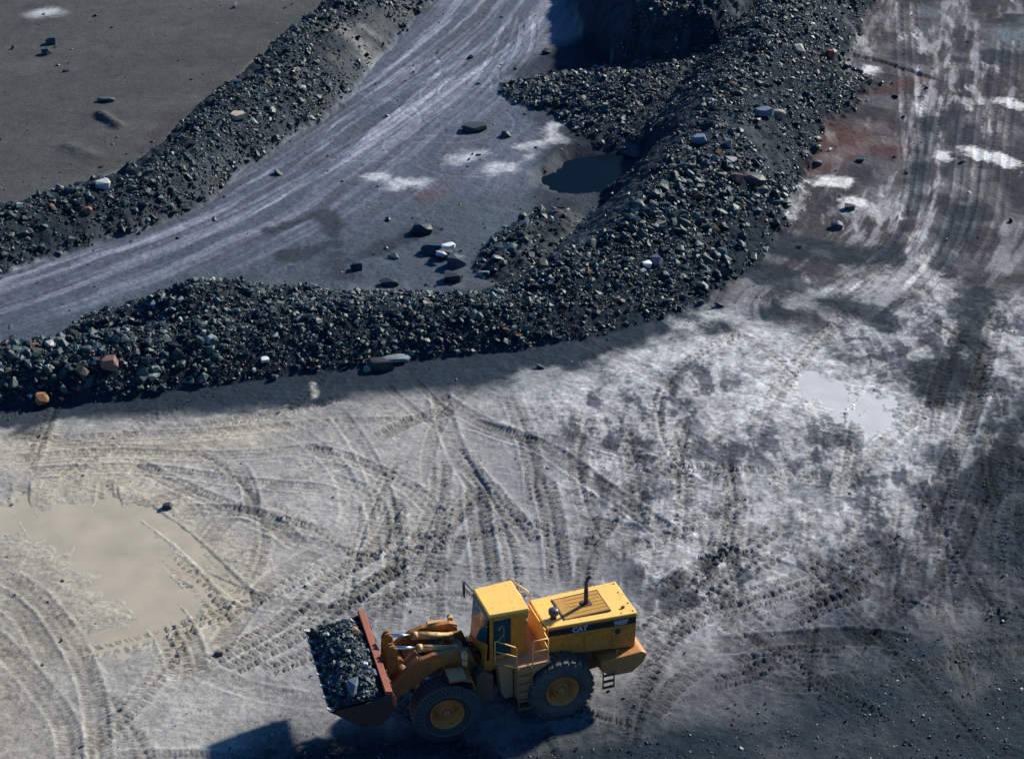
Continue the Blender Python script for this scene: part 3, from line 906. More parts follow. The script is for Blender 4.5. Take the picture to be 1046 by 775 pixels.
water('pool', [(540, 130), (600, 118), (690, 118), (700, 150), (650, 200), (590, 215), (545, 205)], -0.36, water_mat('dark_pool_water', (0.003, 0.008, 0.015), 0.2))
bpy.data.materials['dark_pool_water'].node_tree.nodes['Principled BSDF'].inputs['Specular IOR Level'].default_value = 0.12
water('puddle', [(800, 370), (900, 372), (940, 420), (930, 465), (870, 460), (810, 420)], -0.055, water_mat('sky_white_puddle_water', (0.47, 0.465, 0.45), 0.22))  # sky reflection painted as a whitish base colour
bpy.data.materials['sky_white_puddle_water'].node_tree.nodes['Principled BSDF'].inputs['Specular IOR Level'].default_value = 0.25
water('puddle', [(-80, 480), (110, 470), (230, 530), (265, 640), (190, 720), (70, 700), (-80, 600)], -0.062, water_mat('silty_puddle_water', (0.345, 0.300, 0.225), 0.3))
bpy.data.materials['silty_puddle_water'].node_tree.nodes['Principled BSDF'].inputs['Specular IOR Level'].default_value = 0.2

bpy.data.materials['dark_pool_water'].node_tree.nodes['Principled BSDF'].inputs['IOR'].default_value = 1.12

# ------------------------------------------------------------------ rocks
rk = pmat('broken_rock', (0.06, 0.065, 0.07), 0.5, 0.0, 0.28)
L = rk.node_tree.links.new
b = rk.node_tree.nodes['Principled BSDF']
an = N(rk, 'ShaderNodeAttribute', attribute_name='soil')
tc = N(rk, 'ShaderNodeTexCoord')
n1 = N(rk, 'ShaderNodeTexNoise'); n1.inputs['Scale'].default_value = 6; n1.inputs['Detail'].default_value = 7; n1.inputs['Roughness'].default_value = 0.7
L(tc.outputs['Object'], n1.inputs['Vector'])
q = N(rk, 'ShaderNodeMapRange'); q.inputs['From Min'].default_value = 0.3; q.inputs['From Max'].default_value = 0.7; q.inputs['To Min'].default_value = 0.6; q.inputs['To Max'].default_value = 1.4
L(n1.outputs['Fac'], q.inputs['Value'])
mx = N(rk, 'ShaderNodeMix', data_type='RGBA', blend_type='MULTIPLY'); mx.inputs['Factor'].default_value = 1
L(an.outputs['Color'], mx.inputs['A']); L(q.outputs['Result'], mx.inputs['B'])
L(mx.outputs['Result'], b.inputs['Base Color'])
bp = N(rk, 'ShaderNodeBump'); bp.inputs['Strength'].default_value = 0.35; bp.inputs['Distance'].default_value = 0.05
L(n1.outputs['Fac'], bp.inputs['Height']); L(bp.outputs['Normal'], b.inputs['Normal'])
M['rock'] = rk


def rock_proto(n=12, sq=(1, 0.8, 0.62)):
    bm = bmesh.new()
    for i in range(n):
        v = Vector((random.gauss(0, 1), random.gauss(0, 1), random.gauss(0, 1))).normalized()
        p = [math.copysign(abs(c) ** 0.7, c) for c in v]
        k = random.uniform(0.8, 1.1)
        bm.verts.new((p[0] * sq[0] * k, p[1] * sq[1] * k, p[2] * sq[2] * k))
    r = bmesh.ops.convex_hull(bm, input=bm.verts[:])
    bmesh.ops.delete(bm, geom=[v for v in bm.verts if not v.link_faces], context='VERTS')
    bmesh.ops.triangulate(bm, faces=bm.faces[:])
    bm.verts.index_update()
    V = np.array([v.co[:] for v in bm.verts]); F = np.array([[v.index for v in f.verts] for f in bm.faces])
    bm.free()
    return V, F


PROTO = [rock_proto(random.randint(12, 18), (1, random.uniform(0.6, 0.95), random.uniform(0.4, 0.85))) for _ in range(16)]
SMALL = [rock_proto(10, (1, 0.8, 0.6)) for _ in range(6)]
TINTS = np.array([(0.017, 0.031, 0.039), (0.030, 0.050, 0.056), (0.010, 0.018, 0.027), (0.056, 0.082, 0.080), (0.042, 0.038, 0.032), (0.022, 0.047, 0.043), (0.16, 0.19, 0.18), (0.14, 0.08, 0.05), (0.42, 0.41, 0.39)])
TW = np.array([0.23, 0.22, 0.14, 0.17, 0.05, 0.12, 0.065, 0.01, 0.006])
TNAME = ['dark grey', 'slate grey', 'blackish', 'mid grey', 'brownish', 'greenish grey', 'pale grey', 'orange brown', 'whitish']


def rot_mats(n, tilt=1.0):
    a = rng.uniform(0, 2 * np.pi, n); bb = rng.normal(0, 0.45 * tilt, n); c = rng.normal(0, 0.45 * tilt, n)
    ca, sa, cb, sb, cc, sc = np.cos(a), np.sin(a), np.cos(bb), np.sin(bb), np.cos(c), np.sin(c)
    Rz = np.zeros((n, 3, 3)); Ry = Rz.copy(); Rx = Rz.copy()
    Rz[:, 0, 0] = ca; Rz[:, 0, 1] = -sa; Rz[:, 1, 0] = sa; Rz[:, 1, 1] = ca; Rz[:, 2, 2] = 1
    Ry[:, 0, 0] = cb; Ry[:, 0, 2] = sb; Ry[:, 2, 0] = -sb; Ry[:, 2, 2] = cb; Ry[:, 1, 1] = 1
    Rx[:, 1, 1] = cc; Rx[:, 1, 2] = -sc; Rx[:, 2, 1] = sc; Rx[:, 2, 2] = cc; Rx[:, 0, 0] = 1
    return Rz @ Ry @ Rx


def merged_rocks(name, pos, size, tint, protos, jitter=0.25):
    VV, FF, CC = [], [], []
    off = 0
    which = rng.integers(0, len(protos), len(pos))
    for k, (pv, pf) in enumerate(protos):
        s = np.where(which == k)[0]
        if len(s) == 0: continue
        Rm = rot_mats(len(s))
        sc = size[s][:, None, None] * (1 + rng.uniform(-jitter, jitter, (len(s), 1, 3)))
        v = np.einsum('nij,nkj->nki', Rm, pv[None] * sc) + pos[s][:, None, :]
        f = pf[None] + (np.arange(len(s)) * len(pv))[:, None, None] + off
        VV.append(v.reshape(-1, 3)); FF.append(f.reshape(-1, 3))
        CC.append(np.repeat(tint[s], len(pv), 0))
        off += v.shape[0] * v.shape[1]
    me = np_mesh(name, np.vstack(VV), np.vstack(FF), M['rock'], np.vstack(CC))
    o = bpy.data.objects.new(name, me); COL.objects.link(o)
    return o


def scatter():
    # candidates over the banks
    n = 1500000
    x = rng.uniform(-46, 46, n); y = rng.uniform(60, 140, n)
    area = 92 * 80 / n
    d = grid_at(ROCK, x, y) * area
    keep = rng.random(n) < d
    x, y = x[keep], y[keep]
    s = grid_at(RSIZE, x, y) * np.clip(0.40 * (1 - rng.random(len(x))) ** (-1 / 2.2), 0.28, 2.1)
    ix = np.clip(np.searchsorted(XS, x), 0, NX - 1); iy = np.clip(np.searchsorted(YS, y), 0, NY - 1)
    zn = ZONE[iy, ix].copy()
    # loose stones on the flats
    n2 = 5200
    x2 = rng.uniform(-36, 36, n2); y2 = 62 + 66 * rng.random(n2) ** 1.0
    z2 = grid_at(Z, x2, y2)
    nearb = grid_at(BLUR, x2, y2)
    wet2 = grid_at(WET, x2, y2) > 0.55
    k2 = ~wet2 & (rng.random(n2) < np.where(y2 > 84, 0.16, 0.008) + 0.8 * nearb) & (np.abs(z2) < 0.3) & (np.abs(x2) < 0.34 * y2)
    x2, y2 = x2[k2], y2[k2]
    s2 = np.clip(0.05 * (1 - rng.random(len(x2))) ** (-1 / 2.2), 0.05, 0.3)
    zz2 = np.where(grid_at(plain, x2, y2) > 0.5, 6, 7)
    return np.concatenate([x, x2]), np.concatenate([y, y2]), np.concatenate([s, s2]), np.concatenate([zn, zz2])


# single boulders one can point to
BLOCK = [rock_proto(random.randint(24, 32), (1, random.uniform(0.75, 0.95), random.uniform(0.6, 0.85))) for _ in range(16)]
CLEAR = []


def boulder(px, py, size, col, label, pi, sx=1, sy=1, sz=1, rz=0.0, rx_=0.0, lift=0.3):
    # walk down the sight line to the surface it lies on
    zr = np.arange(5.0, -1.0, -0.02)
    W = np.array([at(px, py, q) for q in zr])
    hit = int(np.argmax(grid_at(ZT, W[:, 0], W[:, 1]) >= zr - 0.3 * lift * size))
    x, y = W[hit]
    z = float(grid_at(ZT, W[hit:hit + 1, 0], W[hit:hit + 1, 1])[0])
    pv, pf = BLOCK[pi]
    me = np_mesh('boulder', pv, pf, M['rock'], np.tile(np.array(col), (len(pv), 1)))
    o = bpy.data.objects.new('boulder', me); COL.objects.link(o)
    o.location = (x, y, z + lift * size); o.scale = (size * sx, size * sy, size * sz); o.rotation_euler = (rx_, 0, rz)
    tag(o, label, 'boulder')
    CLEAR.append((x, y, size))


DK = (0.024, 0.036, 0.045)
boulder(112, 373, 0.45, (0.19, 0.10, 0.078), 'square reddish pink block on the near bank at far left', 2, 0.9, 0.9, 1.1)
boulder(43, 409, 0.33, (0.36, 0.17, 0.07), 'orange tan stone at the foot of the near bank', 3)
boulder(442, 258, 0.53, DK, 'dark boulder at left of the cluster with white-topped slabs', 4, 1.2, 0.9, 0.9)
boulder(453, 262, 0.43, (0.05, 0.05, 0.058), 'dark boulder between two pale slabs on the track', 5, 1.0, 0.9, 1.3)
boulder(458, 257, 0.33, (0.60, 0.59, 0.57), 'larger white slab lying on top of the dark boulder cluster', 6, 1.3, 0.9, 0.5, 0.6, lift=1.3)
boulder(450, 265, 0.28, (0.42, 0.42, 0.42), 'smaller pale slab propped in front of the boulder cluster', 7, 1.2, 0.8, 0.5, -0.5, lift=1.4)
boulder(466, 270, 0.50, (0.055, 0.07, 0.085), 'bluish boulder at the right end of the cluster', 8, 1.0, 1.0, 1.3)
boulder(463, 285, 0.45, (0.03, 0.03, 0.036), 'black boulder lowest in the cluster on the track', 9, 1.1)
boulder(431, 236, 0.55, DK, 'dark lone boulder behind the cluster on the track', 10, 1.1, 0.9, 0.9)
boulder(485, 132, 0.62, (0.035, 0.045, 0.05), 'black lone boulder on the upper road left of the pool', 11, 1.2, 1, 0.75)
boulder(365, 274, 0.33, DK, 'small dark boulder on dark ground above the near bank', 1)
boulder(398, 290, 0.38, DK, 'dark boulder beside the crest of the near bank', 12, 1.2, 0.9, 0.8)
boulder(405, 368, 0.42, (0.16, 0.20, 0.20), 'flat pale greenish slab at the foot of the near bank', 13, 1.5, 0.8, 0.45, 0.2)
boulder(388, 375, 0.50, (0.03, 0.03, 0.034), 'black boulder left of the greenish slab', 14, 1.3, 0.8, 0.8)
boulder(375, 378, 0.22, (0.2, 0.22, 0.17), 'small pale green stone by the greenish slab', 0)
boulder(271, 369, 0.20, (0.62, 0.61, 0.59), 'small white stone on the face of the near bank', 15)
boulder(660, 271, 0.26, (0.66, 0.65, 0.63), 'white rounded stone at the foot of the central ridge', 5)
boulder(670, 268, 0.35, (0.11, 0.12, 0.15), 'bluish grey boulder right of the white stone', 7)
boulder(714, 144, 0.41, (0.14, 0.17, 0.22), 'blue grey block with a pale top on the ridge', 2, 1.1, 0.9, 1.0)
boulder(744, 148, 0.34, (0.16, 0.18, 0.19), 'upright pale slab on the ridge beside the rusty soil', 9, 0.6, 0.6, 1.4)
boulder(780, 116, 0.48, (0.10, 0.125, 0.155), 'large blue grey boulder at the right foot of the ridge', 6, 1.4, 0.9, 0.8, 0.5)
boulder(795, 118, 0.41, (0.24, 0.19, 0.15), 'tan slab leaning on the large blue grey boulder', 8, 1, 0.8, 0.9)
boulder(768, 186, 0.61, (0.05, 0.045, 0.045), 'large dark block at the edge of the white silt', 10, 1.2, 0.9, 0.8)
boulder(752, 184, 0.39, (0.14, 0.07, 0.045), 'rust stained boulder next to the large dark block', 4)
boulder(778, 195, 0.35, (0.08, 0.08, 0.085), 'grey boulder below the large dark block', 12)
boulder(815, 52, 0.39, (0.32, 0.28, 0.22), 'cream boulder on the upper end of the ridge', 3)
boulder(848, 57, 0.35, (0.26, 0.07, 0.04), 'red stone at the upper end of the ridge', 14, 0.7, 0.7, 1.2)
boulder(243, 120, 0.45, (0.42, 0.33, 0.24), 'cream stone on the far bank above the road', 11)
boulder(104, 190, 0.43, (0.36, 0.36, 0.35), 'white stone on the far bank at left', 5)
boulder(90, 217, 0.27, (0.20, 0.075, 0.05), 'reddish stone low on the far bank at left', 0)
boulder(53, 44, 0.38, (0.05, 0.055, 0.055), 'larger dark stone on the grey plain below the pale glare patch', 1)
boulder(47, 55, 0.35, (0.04, 0.045, 0.045), 'second dark stone on the grey plain below the pale glare patch', 7)
boulder(108, 103, 0.38, (0.05, 0.07, 0.07), 'flat dark stone beside the low drift on the plain', 6, 1.6, 0.7, 0.5)
boulder(171, 518, 0.21, (0.045, 0.045, 0.05), 'small dark stone on the pale mud of the yard', 2)
boulder(223, 669, 0.16, (0.045, 0.045, 0.05), 'small dark stone left of the loader bucket', 4)
boulder(835, 168, 0.27, (0.06, 0.06, 0.065), 'dark stone on brown ground right of the ridge', 8)
boulder(868, 213, 0.31, (0.05, 0.05, 0.055), 'dark stone on the white patch by the haul road', 9)
boulder(855, 232, 0.30, (0.05, 0.05, 0.06), 'dark stone below the white patch by the haul road', 13)

# nearness to a bank, for loose stones rolled off it
BLUR = np.clip(ROCK / 8, 0, 1)
cs = BLUR.copy()
for sh in (12, 24):
    for axn in (0, 1):
        cs = (cs + np.roll(cs, sh, axn) + np.roll(cs, -sh, axn)) / 3
BLUR = np.clip(cs * 1.2, 0, 1)
rx, ry, rs, rz_ = scatter()
ok = np.ones(len(rx), bool)
for bx, by, bs in CLEAR:
    # keep the neighbours of a single boulder small, and none on top of it
    dd = np.hypot(rx - bx, ry - by)
    ok &= ~((dd < 0.9 * bs + 0.5 * rs) | ((dd < 1.9 * bs) & (rs > 0.4 * bs)))
rx, ry, rs, rz_ = rx[ok], ry[ok], rs[ok], rz_[ok]
rt = rng.choice(len(TINTS), len(rx), p=TW / TW.sum())
rt = np.where((rs > 0.3) & (rt == 8), 0, rt)
tint = TINTS[rt] * rng.uniform(0.6, 1.2, (len(rx), 1))
rzv = grid_at(ZT, rx, ry) + 0.22 * rs * rng.uniform(0.3, 1.6, len(rx))
dist = np.sqrt(rx ** 2 + ry ** 2 + (rzv - CAM_H) ** 2)
infr = (np.abs(rx) < 0.26 * (ry * math.cos(PITCH) + (CAM_H - rzv) * math.sin(PITCH))) & (ry < 120) & (ry > 48)
score = np.where(infr, rs / dist, 0)
order = np.argsort(-score)
NBIG = 280
big = order[:NBIG]
rest = order[NBIG:]

ZLAB = {1: ('near rubble bank at left', 'rocks on the near rubble bank'), 2: ('far rubble bank at upper left', 'rocks on the far rubble bank'), 3: ('central rubble ridge', 'rocks on the central ridge'),
        4: ('shaded rubble field by the pool', 'rocks in the pit by the pool'), 5: ('dark outcrop at the top', 'rocks on the outcrop'), 6: ('flat grey plain at upper left', 'rocks on the grey plain'),
        7: ('open track between the banks', 'rocks on the track'), 0: ('open track between the banks', 'rocks on the track')}
rock_meshes = {}


def rock_mesh(pi, ti):
    if (pi, ti) not in rock_meshes:
        pv, pf = PROTO[pi]
        rock_meshes[(pi, ti)] = np_mesh('boulder', pv, pf, M['rock'], np.tile(TINTS[ti], (len(pv), 1)))
    return rock_meshes[(pi, ti)]


for j in big:
    o = bpy.data.objects.new('boulder', rock_mesh(random.randrange(len(PROTO)), int(rt[j])))
    COL.objects.link(o)
    o.location = (rx[j], ry[j], rzv[j])
    s = float(rs[j])
    o.scale = (s * random.uniform(0.85, 1.2), s * random.uniform(0.85, 1.2), s * random.uniform(0.85, 1.2))
    o.rotation_euler = (random.gauss(0, 0.4), random.gauss(0, 0.4), random.uniform(0, 6.28))
    zl, grp = ZLAB[int(rz_[j])]
    tag(o, f'angular {TNAME[int(rt[j])]} rock lying on the {zl}', 'rock', f'{TNAME[int(rt[j])]} {grp}')

# small clods on the churned yard
# gravel of the bottom right yard
n = 60000
gx = rng.uniform(-20, 24, n); gy = rng.uniform(44, 66, n)
kp = rng.random(n) < grid_at(GRAVEL, gx, gy) ** 2 * 0.55 + 0.025
kp &= grid_at(WET, gx, gy) < 0.5
gx, gy = gx[kp], gy[kp]
gs = np.clip(0.018 * (1 - rng.random(len(gx))) ** (-1 / 2.6), 0.018, 0.075)
gt = TINTS[rng.choice(len(TINTS), len(gx), p=np.array([.25, .2, .25, .1, .05, .06, .07, 0.0, .02]))]
P1 = np.stack([np.concatenate([rx[rest], gx]), np.concatenate([ry[rest], gy]), np.concatenate([rzv[rest], grid_at(ZT, gx, gy) + 0.2 * gs])], 1)
S1 = np.concatenate([rs[rest], gs]); T1 = np.vstack([tint[rest], gt])
bigm = S1 > 0.14
ro = merged_rocks('rubble', P1, S1, T1, PROTO[:8] + SMALL)
tag(ro, 'small broken dark rock and gravel strewn over the banks and yard', 'rubble', kind='stuff')
print('rocks', len(rx), 'gravel', len(gx))


# ------------------------------------------------------------------ wheel loader
root = bpy.data.objects.new('wheel_loader', None)
COL.objects.link(root)
root.location = (-0.713, 50.458, 0.0)
root.rotation_euler = (0, 0, R(200))
tag(root, 'yellow articulated wheel loader carrying a full bucket of rock', 'wheel loader')
FR = Matrix.Rotation(R(-5), 4, 'Z')     # steered front half


def sym(fn):
    for s in (1, -1): fn(s)


# --- wheels
TR, TW_ = 1.10, 0.84


def wheel(x, y, side, front):
    xf = FR if front else None
    c = (x, y, TR)
    rim = MB()
    o = 0.30 * side
    pr = [(0.02, o * 0.55), (0.16, o * 0.55), (0.17, o * 0.95), (0.24, o * 0.95), (0.26, o * 0.5), (0.40, o * 0.45), (0.46, o * 0.9), (0.53, o * 1.22), (0.56, o * 1.22), (0.56, o * 0.6), (0.50, -o), (0.05, -o)]
    rim.lathe_y(pr, c, 40)
    for k in range(14):
        a = k / 14 * 2 * math.pi
        rim.tube([(x + 0.33 * math.cos(a), y + o * 0.44, TR + 0.33 * math.sin(a)), (x + 0.33 * math.cos(a), y + o * 0.62, TR + 0.33 * math.sin(a))], 0.022, 6)
    w = rim.build('wheel', M['rim'], root, xf)
    hb = MB()
    hb.lathe_y([(0.0, o * 1.12), (0.10, o * 1.12), (0.135, o * 1.05), (0.145, o * 0.9)], c, 24)
    hb.build('hub', M['side'], w, xf)
    t = MB()
    h = TW_ / 2
    prof = [(0.545, 0.68 * h), (0.60, 0.86 * h), (0.74, 1.0 * h), (0.88, 0.99 * h), (0.99, 0.90 * h), (1.045, 0.80 * h), (1.06, 0.55 * h), (1.065, 0)]
    prof = prof + [(r, -yy) for r, yy in prof[-2::-1]]
    t.lathe_y(prof, c, 64)
    if not front:
        nl = 26
        for k in range(nl):
            for s in (1, -1):
                a = (k + (0.5 if s < 0 else 0)) / nl * 2 * math.pi
                Mx = Matrix.Translation(c) @ Matrix.Rotation(-a, 4, 'Y')
                r0, r1 = 1.00, 1.105
                wv = 0.155
                sk = 0.10
                pts = []
                for rr_, ya, yb in ((r0, 0.06 * s, 0.93 * h * s), (r1, 0.06 * s, 0.84 * h * s)):
                    pts.append([Mx @ Vector((rr_, ya, -wv / 2 + sk)), Mx @ Vector((rr_, yb, -wv / 2 - sk * 0.3)), Mx @ Vector((rr_, yb, wv / 2 - sk * 0.3)), Mx @ Vector((rr_, ya, wv / 2 + sk))])
                t.hexa(pts[0], pts[1])
    t.build('tyre', M['tyre_front' if front else 'tyre'], w, xf)
    if front:
        ch = MB()
        cp = [(0.76, 1.03 * h), (0.88, 1.02 * h), (1.00, 0.93 * h), (1.065, 0.80 * h), (1.08, 0.5 * h), (1.085, 0.2 * h)]
        cp = cp + [(r, -yy) for r, yy in cp[::-1]]
        n = 44
        step = 2 * math.pi / n / 2
        for k in range(n):
            for sgn in (1, -1):
                pts = []
                for i, (r, yy) in enumerate(cp):
                    a = k / n * 2 * math.pi + sgn * (i % 2) * step * 1.0
                    pts.append((x + r * math.cos(a), y + yy, TR + r * math.sin(a)))
                ch.tube(pts, 0.016, 4, caps=False)
        for r, yy in (cp[0], cp[-1], cp[3], cp[-4]):
            ch.tube([(x + r * math.cos(a / 60 * 2 * math.pi), y + yy, TR + r * math.sin(a / 60 * 2 * math.pi)) for a in range(61)], 0.022, 4, caps=False)
        ch.build('tyre_chain', M['chain'], w, xf)
    return w


for yy, sd in ((1.22, 1), (-1.22, -1)):
    wheel(1.78, yy, sd, True)
    wheel(-1.90, yy, sd, False)
ax = MB(); ax.tube([(1.78, -0.9, TR), (1.78, 0.9, TR)], 0.2, 12); ax.box((1.78, 0, TR), (0.6, 0.7, 0.6), bevel=0.1)
ax.build('front_axle', M['brown'], root, FR)
ax = MB(); ax.tube([(-1.9, -0.9, TR), (-1.9, 0.9, TR)], 0.2, 12); ax.box((-1.9, 0, TR), (0.6, 0.7, 0.6), bevel=0.1)
ax.build('rear_axle', M['brown'], root)

# --- rear frame
m = MB()
m.prism([(-0.15, 0.75), (-0.15, 1.75), (-4.3, 1.75), (-4.3, 1.0), (-2.8, 0.9), (-0.6, 0.7)], -0.6, 0.6, 0.04)
m.tube([(0, 0, 0.6), (0, 0, 2.0)], 0.16, 14)
m.build('rear_frame', M['brown'], root)
# --- engine hood
hd = MB()
zt, zs = 3.06, 2.96
hd.hexa([(-1.62, -0.84, 2.05), (-4.66, -0.95, 1.74), (-4.66, 0.95, 1.74), (-1.62, 0.84, 2.05)],
        [(-1.66, -0.80, 3.08), (-4.70, -0.93, 3.02), (-4.70, 0.93, 3.02), (-1.66, 0.80, 3.08)], 0.045)
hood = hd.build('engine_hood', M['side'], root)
# lighter roof sheet
m = MB()
m.hexa([(-1.63, -0.83, 3.085), (-4.73, -0.955, 3.022), (-4.73, 0.955, 3.022), (-1.63, 0.83, 3.085)],
       [(-1.66, -0.80, 3.135), (-4.70, -0.92, 3.072), (-4.70, 0.92, 3.072), (-1.66, 0.80, 3.135)], 0.018)
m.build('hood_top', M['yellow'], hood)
# louvred grille, five slats
m = MB()
m.hexa([(-2.36, -0.57, 3.105), (-3.90, -0.57, 3.075), (-3.90, 0.57, 3.075), (-2.36, 0.57, 3.105)],
       [(-2.38, -0.55, 3.135), (-3.88, -0.55, 3.105), (-3.88, 0.55, 3.105), (-2.38, 0.55, 3.135)])
for k in range(6):
    yc = -0.46 + k * 0.184
    m.box((-3.13, yc, 3.132), (1.50, 0.172, 0.02), ry=R(1.1), rx=R(1.5), bevel=0.006)
m.build('grille', M['ochre'], hood)
m = MB()
for yy in (-0.575, 0.575): m.box((-3.13, yy, 3.118), (1.58, 0.03, 0.05), ry=R(1.1))
for xx, zz in ((-2.34, 3.131), (-3.92, 3.103)): m.box((xx, 0, zz), (0.03, 1.18, 0.05))
m.build('grille_frame', M['brown'], hood)
# stripes with lettering
def side_y(x, z):      # outer face of the hood on the +Y side
    u = (x + 1.64) / -3.04
    lo = 0.84 + 0.11 * u; hi = 0.80 + 0.13 * u
    zb = 2.05 - 0.31 * u; zt_ = 3.08 - 0.06 * u
    return lo + (hi - lo) * (z - zb) / (zt_ - zb)


for s in (1, -1):
    m = MB()
    q = [(-1.70, 2.79), (-4.66, 2.68), (-4.66, 2.93), (-1.70, 3.00)]
    a = [(x, s * (side_y(x, z) + 0.004), z) for x, z in q]; b2 = [(x, s * (side_y(x, z) + 0.012), z) for x, z in q]
    m.hexa(a, b2)
    st_o = m.build('stripe', M['stripe'], hood)

    def lettering(txt, xc, zc, size, name):
        cu = bpy.data.curves.new(name, 'FONT'); cu.body = txt; cu.size = size; cu.extrude = 0.004; cu.align_x = 'CENTER'; cu.align_y = 'CENTER'; cu.offset = 0.012
        cu.space_character = 1.05
        tmp = bpy.data.objects.new('tmp', cu); COL.objects.link(tmp)
        bpy.context.view_layer.update()
        me = bpy.data.meshes.new_from_object(tmp.evaluated_get(bpy.context.evaluated_depsgraph_get()))
        bpy.data.objects.remove(tmp)
        # text x -> reading direction; on +Y side viewer sees -X to the right
        ex = Vector((-1, 0.03, -0.03)) if s > 0 else Vector((1, 0.03, 0.03))
        ex.normalize()
        ez = Vector((0, 0, 1)); ey = ez - ex * ez.dot(ex); ey.normalize()
        en = ex.cross(ey)
        Mx = Matrix((ex, ey, en)).transposed().to_4x4(); Mx.translation = (xc, s * (side_y(xc, zc) + 0.018), zc)
        me.transform(Mx)
        me.materials.clear(); me.materials.append(M['letter'])
        o = bpy.data.objects.new(name, me); COL.objects.link(o); o.parent = hood
    lettering('CAT', -2.75, 2.866, 0.255, 'lettering')
    lettering('988F', -4.15, 2.815, 0.235, 'lettering')
    if s > 0:
        m = MB(); m.box((-4.42, side_y(-4.42, 2.45) + 0.006, 2.45), (0.16, 0.008, 0.16)); m.build('sticker', M['letter'], hood)
# side doors, handles, vents
for s in (1, -1):
    m = MB()
    for x0, x1, z0, z1 in ((-1.75, -2.85, 2.10, 2.62), (-2.92, -3.80, 1.98, 2.62), (-3.86, -4.58, 1.86, 2.58)):
        q = [(x0, z0), (x1, z0), (x1, z1), (x0, z1)]
        m.hexa([(x, s * (side_y(x, z) + 0.001), z) for x, z in q], [(x, s * (side_y(x, z) + 0.022), z) for x, z in q], 0.008)
    d = m.build('side_door', M['side'], hood)
    m = MB(); m.tube([(-3.22, s * 0.98, 2.22), (-3.22, s * 1.01, 2.26), (-3.26, s * 1.01, 2.36), (-3.26, s * 0.98, 2.4)], 0.018, 6)
    m.tube([(-3.98, s * 1.0, 2.28), (-4.0, s * 1.03, 2.32), (-4.08, s * 1.03, 2.44), (-4.08, s * 1.0, 2.46)], 0.02, 6)
    m.build('door_handle', M['cyl'], d)
    m = MB()
    m.prism([(-4.03 + 0.10 * math.cos(k / 8 * 2 * math.pi), 2.52 + 0.10 * math.sin(k / 8 * 2 * math.pi)) for k in range(8)], s * 0.955, s * 0.985)
    m.build('filler_cap', M['dark'], hood)
# lower dark side of engine bay
m = MB()
m.prism([(-1.62, 1.55), (-1.62, 2.1), (-3.05, 2.0), (-3.05, 1.5)], -0.80, 0.80)
m.build('engine_bay', M['dark'], root)
# exhaust and precleaner
m = MB()
m.tube([(-3.30, 0, 3.12), (-3.30, 0, 3.70)], 0.075, 12); m.tube([(-3.30, 0, 3.69), (-3.30, 0, 3.98), (-3.34, 0, 4.10), (-3.44, 0.02, 4.22)], 0.058, 12)
m.box((-3.30, 0, 3.15), (0.34, 0.28, 0.05), bevel=0.01)
m.build('exhaust_stack', worn('rusty_exhaust', (0.07, 0.03, 0.025), (0.03, 0.025, 0.03), 0.6, 0.6, 6), root)
m = MB()
m.lathe_y([(0.0, 0), (0.105, 0), (0.105, 0.2), (0.16, 0.21), (0.17, 0.3), (0.165, 0.36), (0.12, 0.40), (0.0, 0.41)], (0, 0, 0), 24)
m.build('air_precleaner', pmat('grey_plastic_cap', (0.05, 0.055, 0.07), 0.35), root, Matrix.Translation((-2.03, 0.38, 3.10)) @ Matrix.Rotation(R(90), 4, 'X'))
# lifting eye, bolts, lamp at the hood's rear
m = MB()
m.box((-4.36, 0.55, 3.11), (0.12, 0.06, 0.10), bevel=0.015)
for x, y in ((-4.6, 0.8), (-4.6, -0.8), (-4.55, -0.3), (-4.2, 0.8), (-4.62, 0.35)):
    m.box((x, y, 3.082), (0.05, 0.05, 0.03), bevel=0.008)
m.build('lifting_eye', M['rust'], hood)
m = MB(); m.box((-4.712, -0.5, 2.8), (0.03, 0.3, 0.16), bevel=0.008); m.box((-4.712, 0.5, 2.8), (0.03, 0.3, 0.16), bevel=0.008)
m.build('rear_lamp', M['lamp'], hood)
m = MB()
for k in range(9): m.box((-4.70, 0, 1.92 + k * 0.085), (0.05, 1.5, 0.05), ry=R(20))
m.build('radiator_grille', M['dark'], hood)
# --- counterweight
m = MB()
m.prism([(-3.35, 1.30), (-3.35, 1.62), (-3.7, 1.70), (-4.78, 1.76), (-4.98, 1.62), (-4.85, 1.30), (-4.45, 0.98), (-3.7, 1.02)], -1.28, 1.28, 0.06)
m.build('counterweight', M['side'], root)
m = MB()
for x in (-3.42, -3.80):
    m.tube([(x, 1.24, 1.3), (x - 0.0, 1.30, 1.15), (x, 1.30, 0.62)], 0.028, 8)
for z in (0.64, 0.88, 1.12): m.box((-3.61, 1.30, z), (0.38, 0.10, 0.035))
m.build('rear_steps', M['arm'], root)
m = MB()
m.tube([(-3.98, 1.0, 2.46), (-4.0, 1.1, 2.40), (-3.92, 1.2, 2.0), (-3.9, 1.2, 1.70)], 0.02, 8)
m.build('grab_rail', M['side'], root)

